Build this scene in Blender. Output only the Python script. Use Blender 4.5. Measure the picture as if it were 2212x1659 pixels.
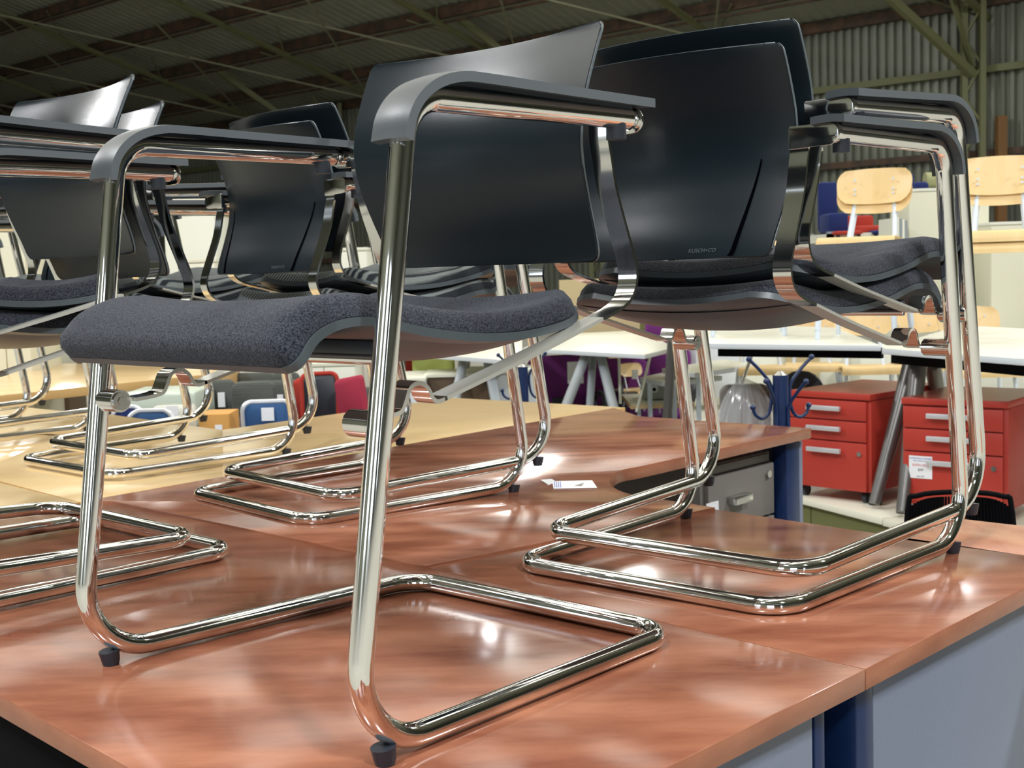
import bpy, bmesh, math, random
from mathutils import Vector, Matrix, noise as mnoise
R = math.radians
PI = math.pi
random.seed(7)
for o in list(bpy.data.objects): bpy.data.objects.remove(o)
scene = bpy.context.scene
C = scene.collection

# ------------------------------------------------------------------ camera
CAM_F, CAM_P, CAM_R, DESK = 2780.0, -0.0894, -0.0307, 0.72
CAMZ = DESK + 0.5163
_cp, _sp, _cr, _sr = math.cos(CAM_P), math.sin(CAM_P), math.cos(CAM_R), math.sin(CAM_R)
_F = Vector((0, _cp, _sp)); _U0 = Vector((0, -_sp, _cp)); _X0 = Vector((1, 0, 0))
_RX = _X0*_cr + _U0*_sr; _UP = -_X0*_sr + _U0*_cr
cam = bpy.data.cameras.new('camera'); camo = bpy.data.objects.new('camera', cam); C.objects.link(camo)
cam.sensor_width = 36; cam.lens = CAM_F/2212*36; cam.clip_start = .05; cam.clip_end = 300
M = Matrix.Identity(4)
for i in range(3):
    M[i][0] = _RX[i]; M[i][1] = _UP[i]; M[i][2] = -_F[i]
M[2][3] = CAMZ
camo.matrix_world = M
cam.dof.use_dof = True; cam.dof.focus_distance = 1.75; cam.dof.aperture_fstop = 16
scene.camera = camo
# ------------------------------------------------------------------ world / exposure
scene.view_settings.view_transform = 'Standard'; scene.view_settings.look = 'None'
scene.view_settings.gamma = 1; scene.view_settings.use_curve_mapping = False
scene.view_settings.exposure = 0.40
w = bpy.data.worlds.new('world'); scene.world = w; w.use_nodes = True
bg = w.node_tree.nodes['Background']; bg.inputs[0].default_value = (.80, .88, 1.0, 1); bg.inputs[1].default_value = 2.2
def area(name, loc, aim, sx, sy, power, col, spread=180):
    l = bpy.data.lights.new(name, 'AREA'); l.shape = 'RECTANGLE'; l.size = sx; l.size_y = sy
    l.energy = power; l.color = col; l.spread = R(spread)
    o = bpy.data.objects.new(name, l); C.objects.link(o); o.location = loc
    o.rotation_euler = (Vector(aim)-Vector(loc)).to_track_quat('-Z', 'Y').to_euler()
    return o
# (roof lamps with their fixtures are made by high_bay() and roof_light() below)
LAMP_W = 330.0
SKY_L = 2.0

# ------------------------------------------------------------------ pixel helpers (metres out)
def ray(px, py):
    X = (px-1106)/CAM_F; U = (829.5-py)/CAM_F
    x = X*_cr-U*_sr; u = X*_sr+U*_cr
    return Vector((x, _cp-u*_sp, _sp+u*_cp))
def G(px, py, z=DESK):
    d = ray(px, py); t = (z-CAMZ)/d.z
    return Vector((d.x*t, d.y*t, z))
def AT(px, py, Y):
    d = ray(px, py); t = Y/d.y
    return Vector((d.x*t, Y, CAMZ+d.z*t))

# ------------------------------------------------------------------ materials
def mat(name, col, rough=.5, metal=0, spec=.5, noise_amt=0, nscale=20, col2=None, bump=0, bscale=60, stretch=(1,1,1), coat=0, sheen=0, alpha=1, trans=0, rnoise=0, detail=4, bdist=.002):
    m = bpy.data.materials.new(name); m.use_nodes = True
    nt = m.node_tree; b = nt.nodes['Principled BSDF']
    b.inputs['Base Color'].default_value = (*col, 1); b.inputs['Roughness'].default_value = rough
    b.inputs['Metallic'].default_value = metal; b.inputs['Specular IOR Level'].default_value = spec
    b.inputs['Coat Weight'].default_value = coat; b.inputs['Coat Roughness'].default_value = .08
    b.inputs['Sheen Weight'].default_value = sheen; b.inputs['Sheen Roughness'].default_value = .5
    b.inputs['Alpha'].default_value = alpha; b.inputs['Transmission Weight'].default_value = trans
    if col2 is not None or bump or rnoise:
        tc = nt.nodes.new('ShaderNodeTexCoord'); mp = nt.nodes.new('ShaderNodeMapping')
        nt.links.new(tc.outputs['Object'], mp.inputs[0]); mp.inputs['Scale'].default_value = stretch
    if col2 is not None:
        n = nt.nodes.new('ShaderNodeTexNoise'); n.inputs['Scale'].default_value = nscale; n.inputs['Detail'].default_value = detail
        n.inputs['Roughness'].default_value = .6
        nt.links.new(mp.outputs[0], n.inputs[0])
        r = nt.nodes.new('ShaderNodeValToRGB'); r.color_ramp.elements[0].position = .5-noise_amt; r.color_ramp.elements[1].position = .5+noise_amt
        r.color_ramp.elements[0].color = (*col, 1); r.color_ramp.elements[1].color = (*col2, 1)
        nt.links.new(n.outputs['Fac'], r.inputs[0]); nt.links.new(r.outputs[0], b.inputs['Base Color'])
    if rnoise:
        n3 = nt.nodes.new('ShaderNodeTexNoise'); n3.inputs['Scale'].default_value = 6; nt.links.new(mp.outputs[0], n3.inputs[0])
        mr = nt.nodes.new('ShaderNodeMapRange'); mr.inputs['To Min'].default_value = rough-rnoise; mr.inputs['To Max'].default_value = rough+rnoise
        nt.links.new(n3.outputs['Fac'], mr.inputs['Value']); nt.links.new(mr.outputs[0], b.inputs['Roughness'])
    if bump:
        n2 = nt.nodes.new('ShaderNodeTexNoise'); n2.inputs['Scale'].default_value = bscale; n2.inputs['Detail'].default_value = 3
        nt.links.new(mp.outputs[0], n2.inputs[0])
        bp = nt.nodes.new('ShaderNodeBump'); bp.inputs['Strength'].default_value = bump; bp.inputs['Distance'].default_value = bdist
        nt.links.new(n2.outputs['Fac'], bp.inputs['Height']); nt.links.new(bp.outputs[0], b.inputs['Normal'])
    return m
def emat(name, col, s):
    m = bpy.data.materials.new(name); m.use_nodes = True; nt = m.node_tree
    b = nt.nodes['Principled BSDF']; b.inputs['Base Color'].default_value = (*col, 1)
    b.inputs['Emission Color'].default_value = (*col, 1); b.inputs['Emission Strength'].default_value = s
    return m
CHROME = mat('chrome', (.88,.87,.85), .045, 1)
BARM = mat('polished_bar', (.78,.78,.75), .10, 1)
BARL = mat('bar_reflection_grey', (.50,.50,.45), .35, .35, spec=.8)  # pale reflection put into the colour of the lower bar
STEEL = mat('brushed_steel', (.62,.62,.60), .22, 1)
BLACK = mat('black_shell_plastic', (.007,.012,.016), .27, spec=.38, bump=.25, bscale=900, bdist=.0004)
PAD = mat('armrest_plastic', (.042,.050,.056), .40, spec=.7, bump=.2, bscale=900, bdist=.0004)
RUBBER = mat('dark_rubber', (.02,.025,.035), .45)
SHELL = mat('seat_shell_plastic', (.065,.08,.09), .38)
GROOVE = mat('groove_black', (.001,.001,.002), 1, spec=0)
RIM = mat('shell_rim_highlight', (.105,.13,.14), .38, spec=.6)  # lighter grey for edge faces, rim highlights put into the colour
PADRIM = mat('armrest_side_highlight', (.10,.115,.125), .42, spec=.6)  # pad sides lightened, their highlight is painted in
FABRIC = mat('charcoal_wool', (.004,.006,.012), .95, spec=.1, noise_amt=.17, nscale=480, col2=(.062,.068,.084), bump=.9, bscale=600, bdist=.0012, sheen=.10, detail=2)
RIB = mat('ribbed_wool', (.016,.02,.024), .95, spec=.15, noise_amt=.06, nscale=60, col2=(.17,.19,.18), bump=.6, bscale=300, sheen=.1, detail=1)
def _rib():
    nt = RIB.node_tree; wv = nt.nodes.new('ShaderNodeTexWave'); wv.bands_direction = 'Y'; wv.inputs['Scale'].default_value = 26; wv.inputs['Distortion'].default_value = .6
    tc = [n for n in nt.nodes if n.type == 'TEX_COORD'][0]; nt.links.new(tc.outputs['Object'], wv.inputs[0])
    cr = [n for n in nt.nodes if n.type == 'VALTORGB'][0]; nt.links.new(wv.outputs['Fac'], cr.inputs[0]); cr.color_ramp.elements[0].position = .35; cr.color_ramp.elements[1].position = .8
_rib()
CHERRY = mat('cherry_laminate', (.17,.050,.027), .15, spec=.55, noise_amt=.20, nscale=3.0, col2=(.40,.165,.095), stretch=(1,3.2,1), rnoise=.05, detail=7)
CHERRY2 = mat('pale_cherry_laminate', (.42,.15,.08), .25, spec=.5, noise_amt=.12, nscale=5, col2=(.55,.26,.15), stretch=(2.5,1,1), detail=7)
CHERRYE = mat('cherry_edge_band', (.26,.09,.045), .3, noise_amt=.2, nscale=10, col2=(.36,.14,.075), stretch=(1,1,3))
MAPLE = mat('maple_laminate', (.72,.50,.24), .17, spec=.5, noise_amt=.3, nscale=2.5, col2=(.79,.59,.32), stretch=(1,4,1), detail=5)
MAPLEE = mat('maple_edge', (.62,.38,.15), .35)
NAVY = mat('navy_paint', (.006,.022,.085), .35)
BLUEGREY = mat('blue_grey_panel', (.17,.20,.27), .45, noise_amt=.3, nscale=300, col2=(.20,.23,.31))
GREYDR = mat('grey_drawer_paint', (.20,.18,.165), .5)
BLK = mat('black_paint_and_shade', (.002,.002,.003), .8, spec=.1)  # true black parts, and sheets standing in for shade under desks
REDP = mat('red_drawer_paint', (.46,.040,.026), .42, bump=.2, bscale=500, bdist=.0004)
REDTOP = mat('red_top_reflection', (.30,.06,.04), .30)  # darker brown red, the top's reflection put into the colour
ALU = mat('satin_aluminium', (.72,.73,.76), .35, .5)
WHITE = mat('white_laminate', (.80,.79,.66), .35)
WEDGE = mat('white_edge', (.66,.70,.74), .4)
WPAINT = mat('white_steel_paint', (.68,.76,.86), .35)
PLY = mat('beech_plywood', (.76,.53,.24), .35, noise_amt=.3, nscale=4, col2=(.83,.62,.32), stretch=(1,5,1))
PLYD = mat('beech_edge', (.50,.31,.11), .5)
GREYLEG = mat('grey_table_leg', (.30,.33,.36), .4)
DKLEG = mat('dark_metal_leg', (.16,.155,.15), .35, .6)
CREAM = mat('cream_cabinet_paint', (.72,.70,.55), .45)
CREAM2 = mat('pale_cream_paint', (.80,.80,.70), .45)
OLIVE = mat('olive_panel', (.155,.16,.055), .7)
TAN = mat('tan_fabric_panel', (.52,.42,.24), .8)
PURPLE = mat('purple_fabric', (.13,.018,.15), .9, noise_amt=.3, nscale=120, col2=(.19,.03,.21))
REDF = mat('red_fabric', (.42,.035,.02), .9)
MAROON = mat('maroon_fabric', (.33,.02,.05), .9)
BLUEF = mat('blue_fabric', (.008,.02,.12), .9)
BLUE2 = mat('steel_blue_fabric', (.02,.07,.19), .8, noise_amt=.3, nscale=300, col2=(.03,.10,.25))
MESHG = mat('grey_mesh', (.05,.055,.05), .8, noise_amt=.05, nscale=60, col2=(.11,.12,.105), stretch=(.02,.02,6))
LIME = mat('lime_fabric', (.50,.56,.16), .85)
OLCU = mat('pale_olive_vinyl', (.34,.35,.17), .6)
PAPER = mat('white_paper', (.86,.87,.90), .6)
INKB = mat('blue_ink', (.10,.14,.45), .6)
INKR = mat('red_ink', (.62,.10,.14), .6)
INKK = mat('black_ink', (.06,.06,.09), .6)
CARD = mat('orange_cardboard', (.60,.30,.07), .7)
BROWN = mat('brown_panel', (.10,.06,.03), .6)
FILM = mat('clear_plastic_film', (.80,.82,.84), .10, spec=1.0, alpha=.38)
CONC = mat('concrete_floor', (.26,.25,.21), .75, noise_amt=.3, nscale=2, col2=(.33,.32,.27))
CORR = mat('galvanised_wall', (.14,.15,.115), .5, .05, noise_amt=.25, nscale=1.2, col2=(.20,.215,.165), stretch=(1,1,.4))
ROOFM = mat('roof_sheet', (.21,.215,.165), .55, noise_amt=.3, nscale=.6, col2=(.28,.285,.225))
RUST = mat('rust_beam', (.10,.052,.028), .7, noise_amt=.15, nscale=4, col2=(.035,.025,.016))
TRUSS = mat('olive_steel', (.13,.135,.06), .6)
TRUSSL = mat('pale_olive_steel', (.20,.20,.12), .6)
LAMPM = emat('lamp_glow', (.93,.96,1.0), 30)
SKYM = emat('rooflight_glow', (1.0,.98,.90), SKY_L)
GREENG = emat('green_lamp', (.02,.5,.18), .8)

# ------------------------------------------------------------------ mesh helpers
def link(name, me, m=None, parent=None, loc=None):
    o = bpy.data.objects.new(name, me); C.objects.link(o)
    if m is not None:
        for mm in (m if isinstance(m, (list, tuple)) else [m]): me.materials.append(mm)
    if parent is not None: o.parent = parent
    if loc is not None: o.location = loc
    return o
def obj(name, vs, fs, m, parent=None, smooth=False, loc=None):
    me = bpy.data.meshes.new(name); me.from_pydata([tuple(v) for v in vs], [], fs); me.update()
    bm = bmesh.new(); bm.from_mesh(me); bmesh.ops.recalc_face_normals(bm, faces=bm.faces); bm.to_mesh(me); bm.free()
    if smooth:
        for p in me.polygons: p.use_smooth = True
    return link(name, me, m, parent, loc)
def angle_smooth(o, deg=35):
    me = o.data
    for p in me.polygons: p.use_smooth = True
    bm = bmesh.new(); bm.from_mesh(me)
    for e in bm.edges:
        if len(e.link_faces) == 2 and e.calc_face_angle(0) > R(deg): e.smooth = False
    bm.to_mesh(me); bm.free()
    return o
class MB:
    def __init__(s): s.v = []; s.f = []
    def add(s, vs, fs):
        n = len(s.v); s.v += [Vector(v) for v in vs]; s.f += [[i+n for i in f] for f in fs]
    def box(s, a, b, mtx=None):
        x0,y0,z0 = a; x1,y1,z1 = b
        vs = [Vector(p) for p in ((x0,y0,z0),(x1,y0,z0),(x1,y1,z0),(x0,y1,z0),(x0,y0,z1),(x1,y0,z1),(x1,y1,z1),(x0,y1,z1))]
        if mtx is not None: vs = [mtx @ v for v in vs]
        s.add(vs, [[0,3,2,1],[4,5,6,7],[0,1,5,4],[1,2,6,5],[2,3,7,6],[3,0,4,7]])
    def bar(s, p, q, w, h=None, up=Vector((0,0,1))):
        h = h or w; p = Vector(p); q = Vector(q); d = (q-p).normalized()
        a = d.cross(up)
        if a.length < 1e-4: a = d.cross(Vector((1,0,0)))
        a.normalize(); b = a.cross(d)
        vs = [c+a*sx*w/2+b*sy*h/2 for c in (p, q) for sx, sy in ((-1,-1),(1,-1),(1,1),(-1,1))]
        s.add(vs, [[0,1,2,3],[7,6,5,4],[0,4,5,1],[1,5,6,2],[2,6,7,3],[3,7,4,0]])
    def tube(s, pts, r, n=12, cap=True, r2=None):
        pts = [Vector(p) for p in pts]; rings = []
        prev = None
        for i, p in enumerate(pts):
            d = (pts[min(i+1, len(pts)-1)]-pts[max(i-1, 0)]).normalized()
            if prev is None:
                a = d.cross(Vector((0,0,1)))
                if a.length < 1e-3: a = d.cross(Vector((0,1,0)))
            else:
                a = prev-d*prev.dot(d)
            a.normalize(); prev = a; b = d.cross(a)
            rr = r if r2 is None else r+(r2-r)*i/(len(pts)-1)
            rings.append([p+(a*math.cos(2*PI*k/n)+b*math.sin(2*PI*k/n))*rr for k in range(n)])
        vs = [v for q in rings for v in q]; fs = []
        for i in range(len(rings)-1):
            for k in range(n):
                fs.append([i*n+k, i*n+(k+1)%n, (i+1)*n+(k+1)%n, (i+1)*n+k])
        if cap: fs += [list(range(n))[::-1], [(len(rings)-1)*n+k for k in range(n)]]
        s.add(vs, fs)
    def prism(s, poly, z0, z1):
        n = len(poly); vs = [(p[0],p[1],z0) for p in poly]+[(p[0],p[1],z1) for p in poly]
        s.add(vs, [list(range(n))[::-1], [n+i for i in range(n)]]+[[i,(i+1)%n,n+(i+1)%n,n+i] for i in range(n)])
    def build(s, name, m, parent=None, loc=None, smooth=None, bevel=0, seg=2):
        o = obj(name, s.v, s.f, m, parent, False, loc)
        if bevel:
            bm = bmesh.new(); bm.from_mesh(o.data)
            es = [e for e in bm.edges if len(e.link_faces) == 2 and e.calc_face_angle(0) > R(35)]
            bmesh.ops.bevel(bm, geom=es, offset=bevel, segments=seg, affect='EDGES', profile=.5)
            bm.to_mesh(o.data); bm.free()
        if smooth or bevel: angle_smooth(o, smooth or 40)
        return o
def box(name, a, b, m, parent=None, bevel=0, mtx=None):
    q = MB(); q.box(a, b, mtx); return q.build(name, m, parent, bevel=bevel)
def fillet(pts, rads, seg=8):
    pts = [Vector(p) for p in pts]; out = [pts[0]]
    for i in range(1, len(pts)-1):
        r = rads[i-1] if isinstance(rads, (list, tuple)) else rads
        a = (pts[i-1]-pts[i]).normalized(); b = (pts[i+1]-pts[i]).normalized()
        ang = a.angle(b); t = r/math.tan(ang/2)
        c = pts[i]+(a+b).normalized()*(r/math.sin(ang/2))
        s0 = pts[i]+a*t-c; s1 = pts[i]+b*t-c
        for k in range(seg+1):
            out.append(c+s0.normalized().slerp(s1.normalized(), k/seg)*r)
    out.append(pts[-1]); return out
def spline(pts, n=6):
    P = [Vector(p) for p in pts]; P = [P[0]*2-P[1]]+P+[P[-1]*2-P[-2]]; out = []
    for i in range(1, len(P)-2):
        for k in range(n):
            t = k/n; a, b, c, d = P[i-1], P[i], P[i+1], P[i+2]
            out.append(.5*((2*b)+(c-a)*t+(2*a-5*b+4*c-d)*t*t+(3*b-a-3*c+d)*t**3))
    out.append(P[-2]); return out
def ribbon(name, prof, y0, y1, th, m, parent, crown=0, ny=1, taper=None, smooth=40):
    """extruded strip: prof is a list of (x,z); thickness th along the normal; width y0..y1"""
    P = [Vector((p[0], 0, p[1])) for p in prof]; n = len(P); vs = []; fs = []
    cols = ny+1
    for side in (0, 1):
        for i in range(n):
            d = (P[min(i+1,n-1)]-P[max(i-1,0)]).normalized(); nr = Vector((-d.z, 0, d.x))
            tw = taper(i/(n-1)) if taper else 1
            ym = (y0+y1)/2; hw = (y1-y0)/2*tw
            for j in range(cols):
                u = -1+2*j/ny
                q = P[i]+nr*(th*side)+nr*(-crown*u*u)
                vs.append((q.x, ym+hw*u, q.z))
    N = n*cols
    for i in range(n-1):
        for j in range(ny):
            a = i*cols+j; fs.append([a, a+1, a+cols+1, a+cols]); b = a+N; fs.append([b, b+cols, b+cols+1, b+1])
        a = i*cols; fs.append([a, a+cols, a+cols+N, a+N]); a = i*cols+ny; fs.append([a, a+N, a+cols+N, a+cols])
    for j in range(ny):
        fs.append([j, j+N, j+1+N, j+1]); a = (n-1)*cols+j; fs.append([a, a+1, a+1+N, a+N])
    o = obj(name, vs, fs, m, parent); angle_smooth(o, smooth); return o
def tag(o, label=None, cat=None, group=None, kind=None):
    if label: o['label'] = label
    if cat: o['category'] = cat
    if group: o['group'] = group
    if kind: o['kind'] = kind
    return o
def thing(name, label, cat, loc=(0,0,0), rz=0, group=None):
    o = bpy.data.objects.new(name, None); C.objects.link(o); o.location = loc; o.rotation_euler = (0,0,rz)
    o.empty_display_size = .1
    return tag(o, label, cat, group)
def struct(o): o['kind'] = 'structure'; return o
def kids(o): return [c for c in bpy.data.objects if c.parent == o]
def copy_tree(o, parent=None, _k=None):
    if _k is None:
        _k = {}
        for c in bpy.data.objects:
            if c.parent: _k.setdefault(c.parent.name, []).append(c)
    c = o.copy(); C.objects.link(c); c.parent = parent
    for ch in _k.get(o.name, []): copy_tree(ch, c, _k)
    return c
def dup(o, loc, rz, label, group=None, ry=0):
    c = copy_tree(o); c.location = loc; c.rotation_euler = (0, ry, rz); c['label'] = label
    if group: c['group'] = group
    elif 'group' in c: del c['group']
    return c
def text(name, body, size, m, parent, mtx, depth=.0003, align='CENTER'):
    cu = bpy.data.curves.new(name, 'FONT'); cu.body = body; cu.size = size; cu.align_x = align; cu.align_y = 'CENTER'; cu.extrude = depth
    t = bpy.data.objects.new(name, cu); C.objects.link(t)
    me = bpy.data.meshes.new_from_object(t, depsgraph=bpy.context.evaluated_depsgraph_get())
    bpy.data.objects.remove(t); me.transform(mtx); me.name = name
    o = bpy.data.objects.new(name, me); C.objects.link(o); me.materials.clear(); me.materials.append(m)
    if parent is not None: o.parent = parent
    return o

# ================================================================== THE BUILDING
WDIR = Vector((math.cos(R(138)), math.sin(R(138)), 0)); WN = Vector((math.cos(R(48)), math.sin(R(48)), 0))
WP = Vector((6.3, 25.0, 0)); WD = WP.dot(WN)      # wall line: p.WN = WD
EAVE = 5.75; SL = math.tan(R(15.5))
def wpt(s, d, z):   # s along wall from WP, d in front of the wall (towards the viewer)
    return WP+WDIR*s-WN*d+Vector((0,0,z))
def roofz(d): return EAVE+SL*d
floor = MB(); floor.add([(-60,-30,0),(45,-30,0),(45,60,0),(-60,60,0)], [[0,1,2,3]])
struct(floor.build('floor', CONC))
# corrugated back wall
def corrugated(name, s0, s1, pitch, amp, fn, m):
    q = MB(); s = s0; prof = []
    while s < s1:
        prof += [(s,0),(s+pitch*.38,0),(s+pitch*.5,amp),(s+pitch*.88,amp)]; s += pitch
    vs = []
    for a, b in prof:
        lo, hi = fn(a, b); vs += [lo, hi]
    fs = [[2*i,2*i+2,2*i+3,2*i+1] for i in range(len(prof)-1)]
    q.add(vs, fs); o = q.build(name, m); return struct(o)
corrugated('wall_back', -34, 42, .17, .075, lambda s, a: (wpt(s, a, 0), wpt(s, a, EAVE+.1)), CORR)
# far left return wall
corrugated('wall_left', 0, 50, .25, .05, lambda s, a: (wpt(43, s, 0)-WDIR*a, wpt(43, s, roofz(min(s,27))+.1)-WDIR*a), CORR)
# roof sheets: ribs run up the slope
corrugated('ceiling', -34, 44, .25, .018, lambda s, a: (wpt(s, -.6, roofz(-.6)-a), wpt(s, 27, roofz(27)-a)), ROOFM)
rr = MB(); rr.add([wpt(-34,27,roofz(27)), wpt(44,27,roofz(27)), wpt(44,34.5,roofz(27)-2.2), wpt(-34,34.5,roofz(27)-2.2)], [[0,1,2,3]])
struct(rr.build('ceiling', ROOFM))
# purlins (rusty beams along the wall direction), rafters and rods
n = 0
for d in [1.6, 3.4, 5.2, 7.0, 8.8, 10.6, 12.4, 14.2, 17, 20, 23]:
    z = roofz(d)-.16
    q = MB(); q.bar(wpt(-34,d,z), wpt(42,d,z), .10, .22); q.bar(wpt(-34,d+.04,z-.2), wpt(42,d+.04,z-.2), .05, .05)
    n += 1; tag(struct(q.build('purlin', RUST)), 'rusty brown roof purlin')
for s in range(-28, 42, 5):
    q = MB(); d0, d1 = 0, 25
    q.bar(wpt(s,d0,roofz(d0)-.42), wpt(s,d1,roofz(d1)-.42), .10, .10)
    k = 0; d = 0.
    while d < d1-.9:
        a, b = (d, d+.9)
        if k % 3 == 0: q.bar(wpt(s,a,roofz(a)-.42), wpt(s+.9,b,roofz(b)-.25), .03)
        elif k % 3 == 1: q.bar(wpt(s,a,roofz(a)-.42), wpt(s-.9,b,roofz(b)-.25), .03)
        d += .9; k += 1
    tag(struct(q.build('rafter_truss', TRUSS)), 'olive roof truss')
q = MB()
for k, s in enumerate(range(-8, 37, 5)):
    q.bar(wpt(s,1,roofz(1)-.5), wpt(s+5,8,roofz(8)-.5), .035); q.bar(wpt(s+5,1,roofz(1)-.5), wpt(s,8,roofz(8)-.5), .035)
    q.bar(wpt(s,8,roofz(8)-.5), wpt(s+5,15,roofz(15)-.5), .045)
tag(struct(q.build('brace_rods', TRUSSL)), 'thin pale roof brace rods')
# wall girts, top beam, columns
q = MB(); q.bar(wpt(-34,.12,EAVE-.12), wpt(42,.12,EAVE-.12), .12, .20); tag(struct(q.build('eave_beam', RUST)), 'rusty eave beam along the corrugated wall')
for z in (4.45, 3.0, 1.6):
    q = MB(); q.bar(wpt(-34,.16,z), wpt(42,.16,z), .10, .12); tag(struct(q.build('wall_girt', TRUSS if z > 4 else RUST)), 'horizontal steel wall girt')
def lattice_column(s, d=.4):
    q = MB(); a = wpt(s-.16,d,0); b = wpt(s+.16,d,0); H = roofz(d)-.2
    for p in (a, b): q.bar(p, p+Vector((0,0,H)), .10)
    z = 0; k = 0
    while z < H-.5:
        p0, p1 = (a, b) if k % 2 else (b, a)
        q.bar(p0+Vector((0,0,z)), p1+Vector((0,0,z+.5)), .035); z += .5; k += 1
    # knee brace up to the roof
    q.bar(wpt(s,d,4.35), wpt(s+1.3,d+2.7,roofz(d+2.7)-.2), .13); q.bar(wpt(s,d,4.5), wpt(s+.2,d+.6,roofz(d+.6)-.2), .07)
    tag(struct(q.build('lattice_column', TRUSS)), 'olive lattice steel column with knee brace')
for s in (-2.9, 5.5, 14, 22, 30): lattice_column(s)
q = MB(); q.bar(wpt(-3.9,.4,0), wpt(-3.9,.4,roofz(.4)), .16, .14); tag(struct(q.build('steel_post', TRUSS)), 'plain olive steel post at the right edge')
q = MB(); q.bar(wpt(-3.35,.3,0), wpt(-3.35,.3,3.6), .16, .16); tag(struct(q.build('timber_post', mat('timber_brown',(.16,.075,.02),.7))), 'brown post beside the lattice column')
# roof lights and high-bay lamps
def roof_light(s, d0, d1, wd):
    q = MB(); n_ = Vector((0,0,-.06))
    q.add([wpt(s,d0,roofz(d0))+n_, wpt(s+wd,d0,roofz(d0))+n_, wpt(s+wd,d1,roofz(d1))+n_, wpt(s,d1,roofz(d1))+n_], [[0,1,2,3]])
    tag(struct(q.build('roof_light', SKYM)), 'translucent roof light sheet')
for s in (-12, -8.6, -5.2, -1.8, 1.6): roof_light(s, 4.4, 9.0, 1.7)
for s in (-13, -9.5, -6, -2.5, 1, 4.5, 8, 11.5): roof_light(s, 10.6, 17.2, 2.0)
for s in (-14, -10.5, -7, -3.5, 0, 3.5, 7): roof_light(s, 18.6, 26.4, 2.2)
lamp_me = None
def high_bay(x, y, z, power, label, down=1):
    t = thing('high_bay_lamp', label, 'lamp', (x,y,z))
    q = MB(); q.tube([(0,0,.35),(0,0,.2),(0,0,0)], .08, 16, True, .28); q.build('lamp_shade', ALU, t, smooth=40)
    q = MB(); q.tube([(0,0,.35),(0,0,1.2)], .012, 8); q.build('hanger_rod', STEEL, t)
    l = bpy.data.lights.new('bulb', 'AREA'); l.shape = 'DISK'; l.size = .8; l.energy = power*down; l.color = (.96,.98,1.0)
    o = bpy.data.objects.new('bulb', l); C.objects.link(o); o.parent = t; o.location = (0,0,-.02)
    l = bpy.data.lights.new('roof_fill', 'POINT'); l.shadow_soft_size = .15; l.energy = power*.42; l.color = (1.0,.98,.92)  # added point light above the shade, brightens the roof sheets
    o = bpy.data.objects.new('roof_fill', l); C.objects.link(o); o.parent = t; o.location = (0,0,.62)
for i, (x, y, z, p, lab) in enumerate([(-2.4,-2.6,6.4,1.0,'behind the viewer on the left'),(2.8,-3.4,6.4,1.0,'behind the viewer on the right'),(-7.5,3.5,7.5,1.0,'high over the left side of the desks'),(7.5,2.0,7.2,1.2,'high over the right side of the desks'),(-12,14,7.4,1.2,'above the far left of the showroom'),(11,10,6.6,1.2,'above the far right of the showroom'),(-6.6,19.5,6.9,1.0,'added to light the roof, far left ahead near the rear wall'),(1.0,20.5,6.3,1.0,'added to light the roof, straight ahead near the rear wall'),(7.5,17.5,5.6,.8,'added to light the roof, far right ahead near the rear wall')]):
    high_bay(x, y, z, LAMP_W*p, 'high bay roof lamp, '+lab, .22 if 'rear wall' in lab else 1)  # lamps near the rear wall are added out of view to light the roof
# front wall behind the viewer with open doorways to daylight
def wall_piece(s0, s1, z0, z1, d=34): 
    q = MB(); a = wpt(s0,d,z0); b = wpt(s1,d,z0); q.add([a,b,b+Vector((0,0,z1-z0)),a+Vector((0,0,z1-z0))], [[0,1,2,3]]); return struct(q.build('wall_front', CORR))
for s0, s1 in [(-50,-33),(-30,-22),(-17,-13),(-10,-2),(1,43)]: wall_piece(s0, s1, 0, 4.6)
wall_piece(-50, 43, 4.6, 10.5)
corrugated('wall_right', 0, 34, .25, .05, lambda s, a: (wpt(-34, s, 0)+WDIR*a, wpt(-34, s, roofz(min(s,27))+.1)+WDIR*a), CORR)

# ================================================================== DESKS
NE_A = Vector((.434,1.582,0)); NE_B = Vector((.144,1.283,0))
u = (Vector((.788,1.968,0))-NE_B).normalized(); v = Vector((-u.y, u.x, 0))
O = Vector((-.160,2.215,0))                       # joint of the three tops
def UV(a, b, z=0): return O+u*a+v*b+Vector((0,0,z))
u2 = Vector((math.cos(R(43.6)), math.sin(R(43.6)),0))
def slab(name, poly, ztop, th, mtop, medge, parent, bev=.0015):
    q = MB(); q.prism(poly, ztop-th, ztop); o = q.build(name, [mtop, medge], parent, bevel=bev, seg=2)
    for p in o.data.polygons: p.material_index = 0 if abs(p.normal.z) > .7 else 1
    return o
TH = .028
def loc2(poly, t): return [(p[0]-t.location.x, p[1]-t.location.y) for p in poly]
def round_poly(pts, rads, seg=6):
    out = []; n = len(pts)
    for i in range(n):
        r = rads[i]
        p0, p1, p2 = Vector(pts[i-1]), Vector(pts[i]), Vector(pts[(i+1)%n])
        if r <= 0: out.append(p1); continue
        f = fillet([p0, p1, p2], r, seg); out += f[1:-1]
    return out
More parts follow.
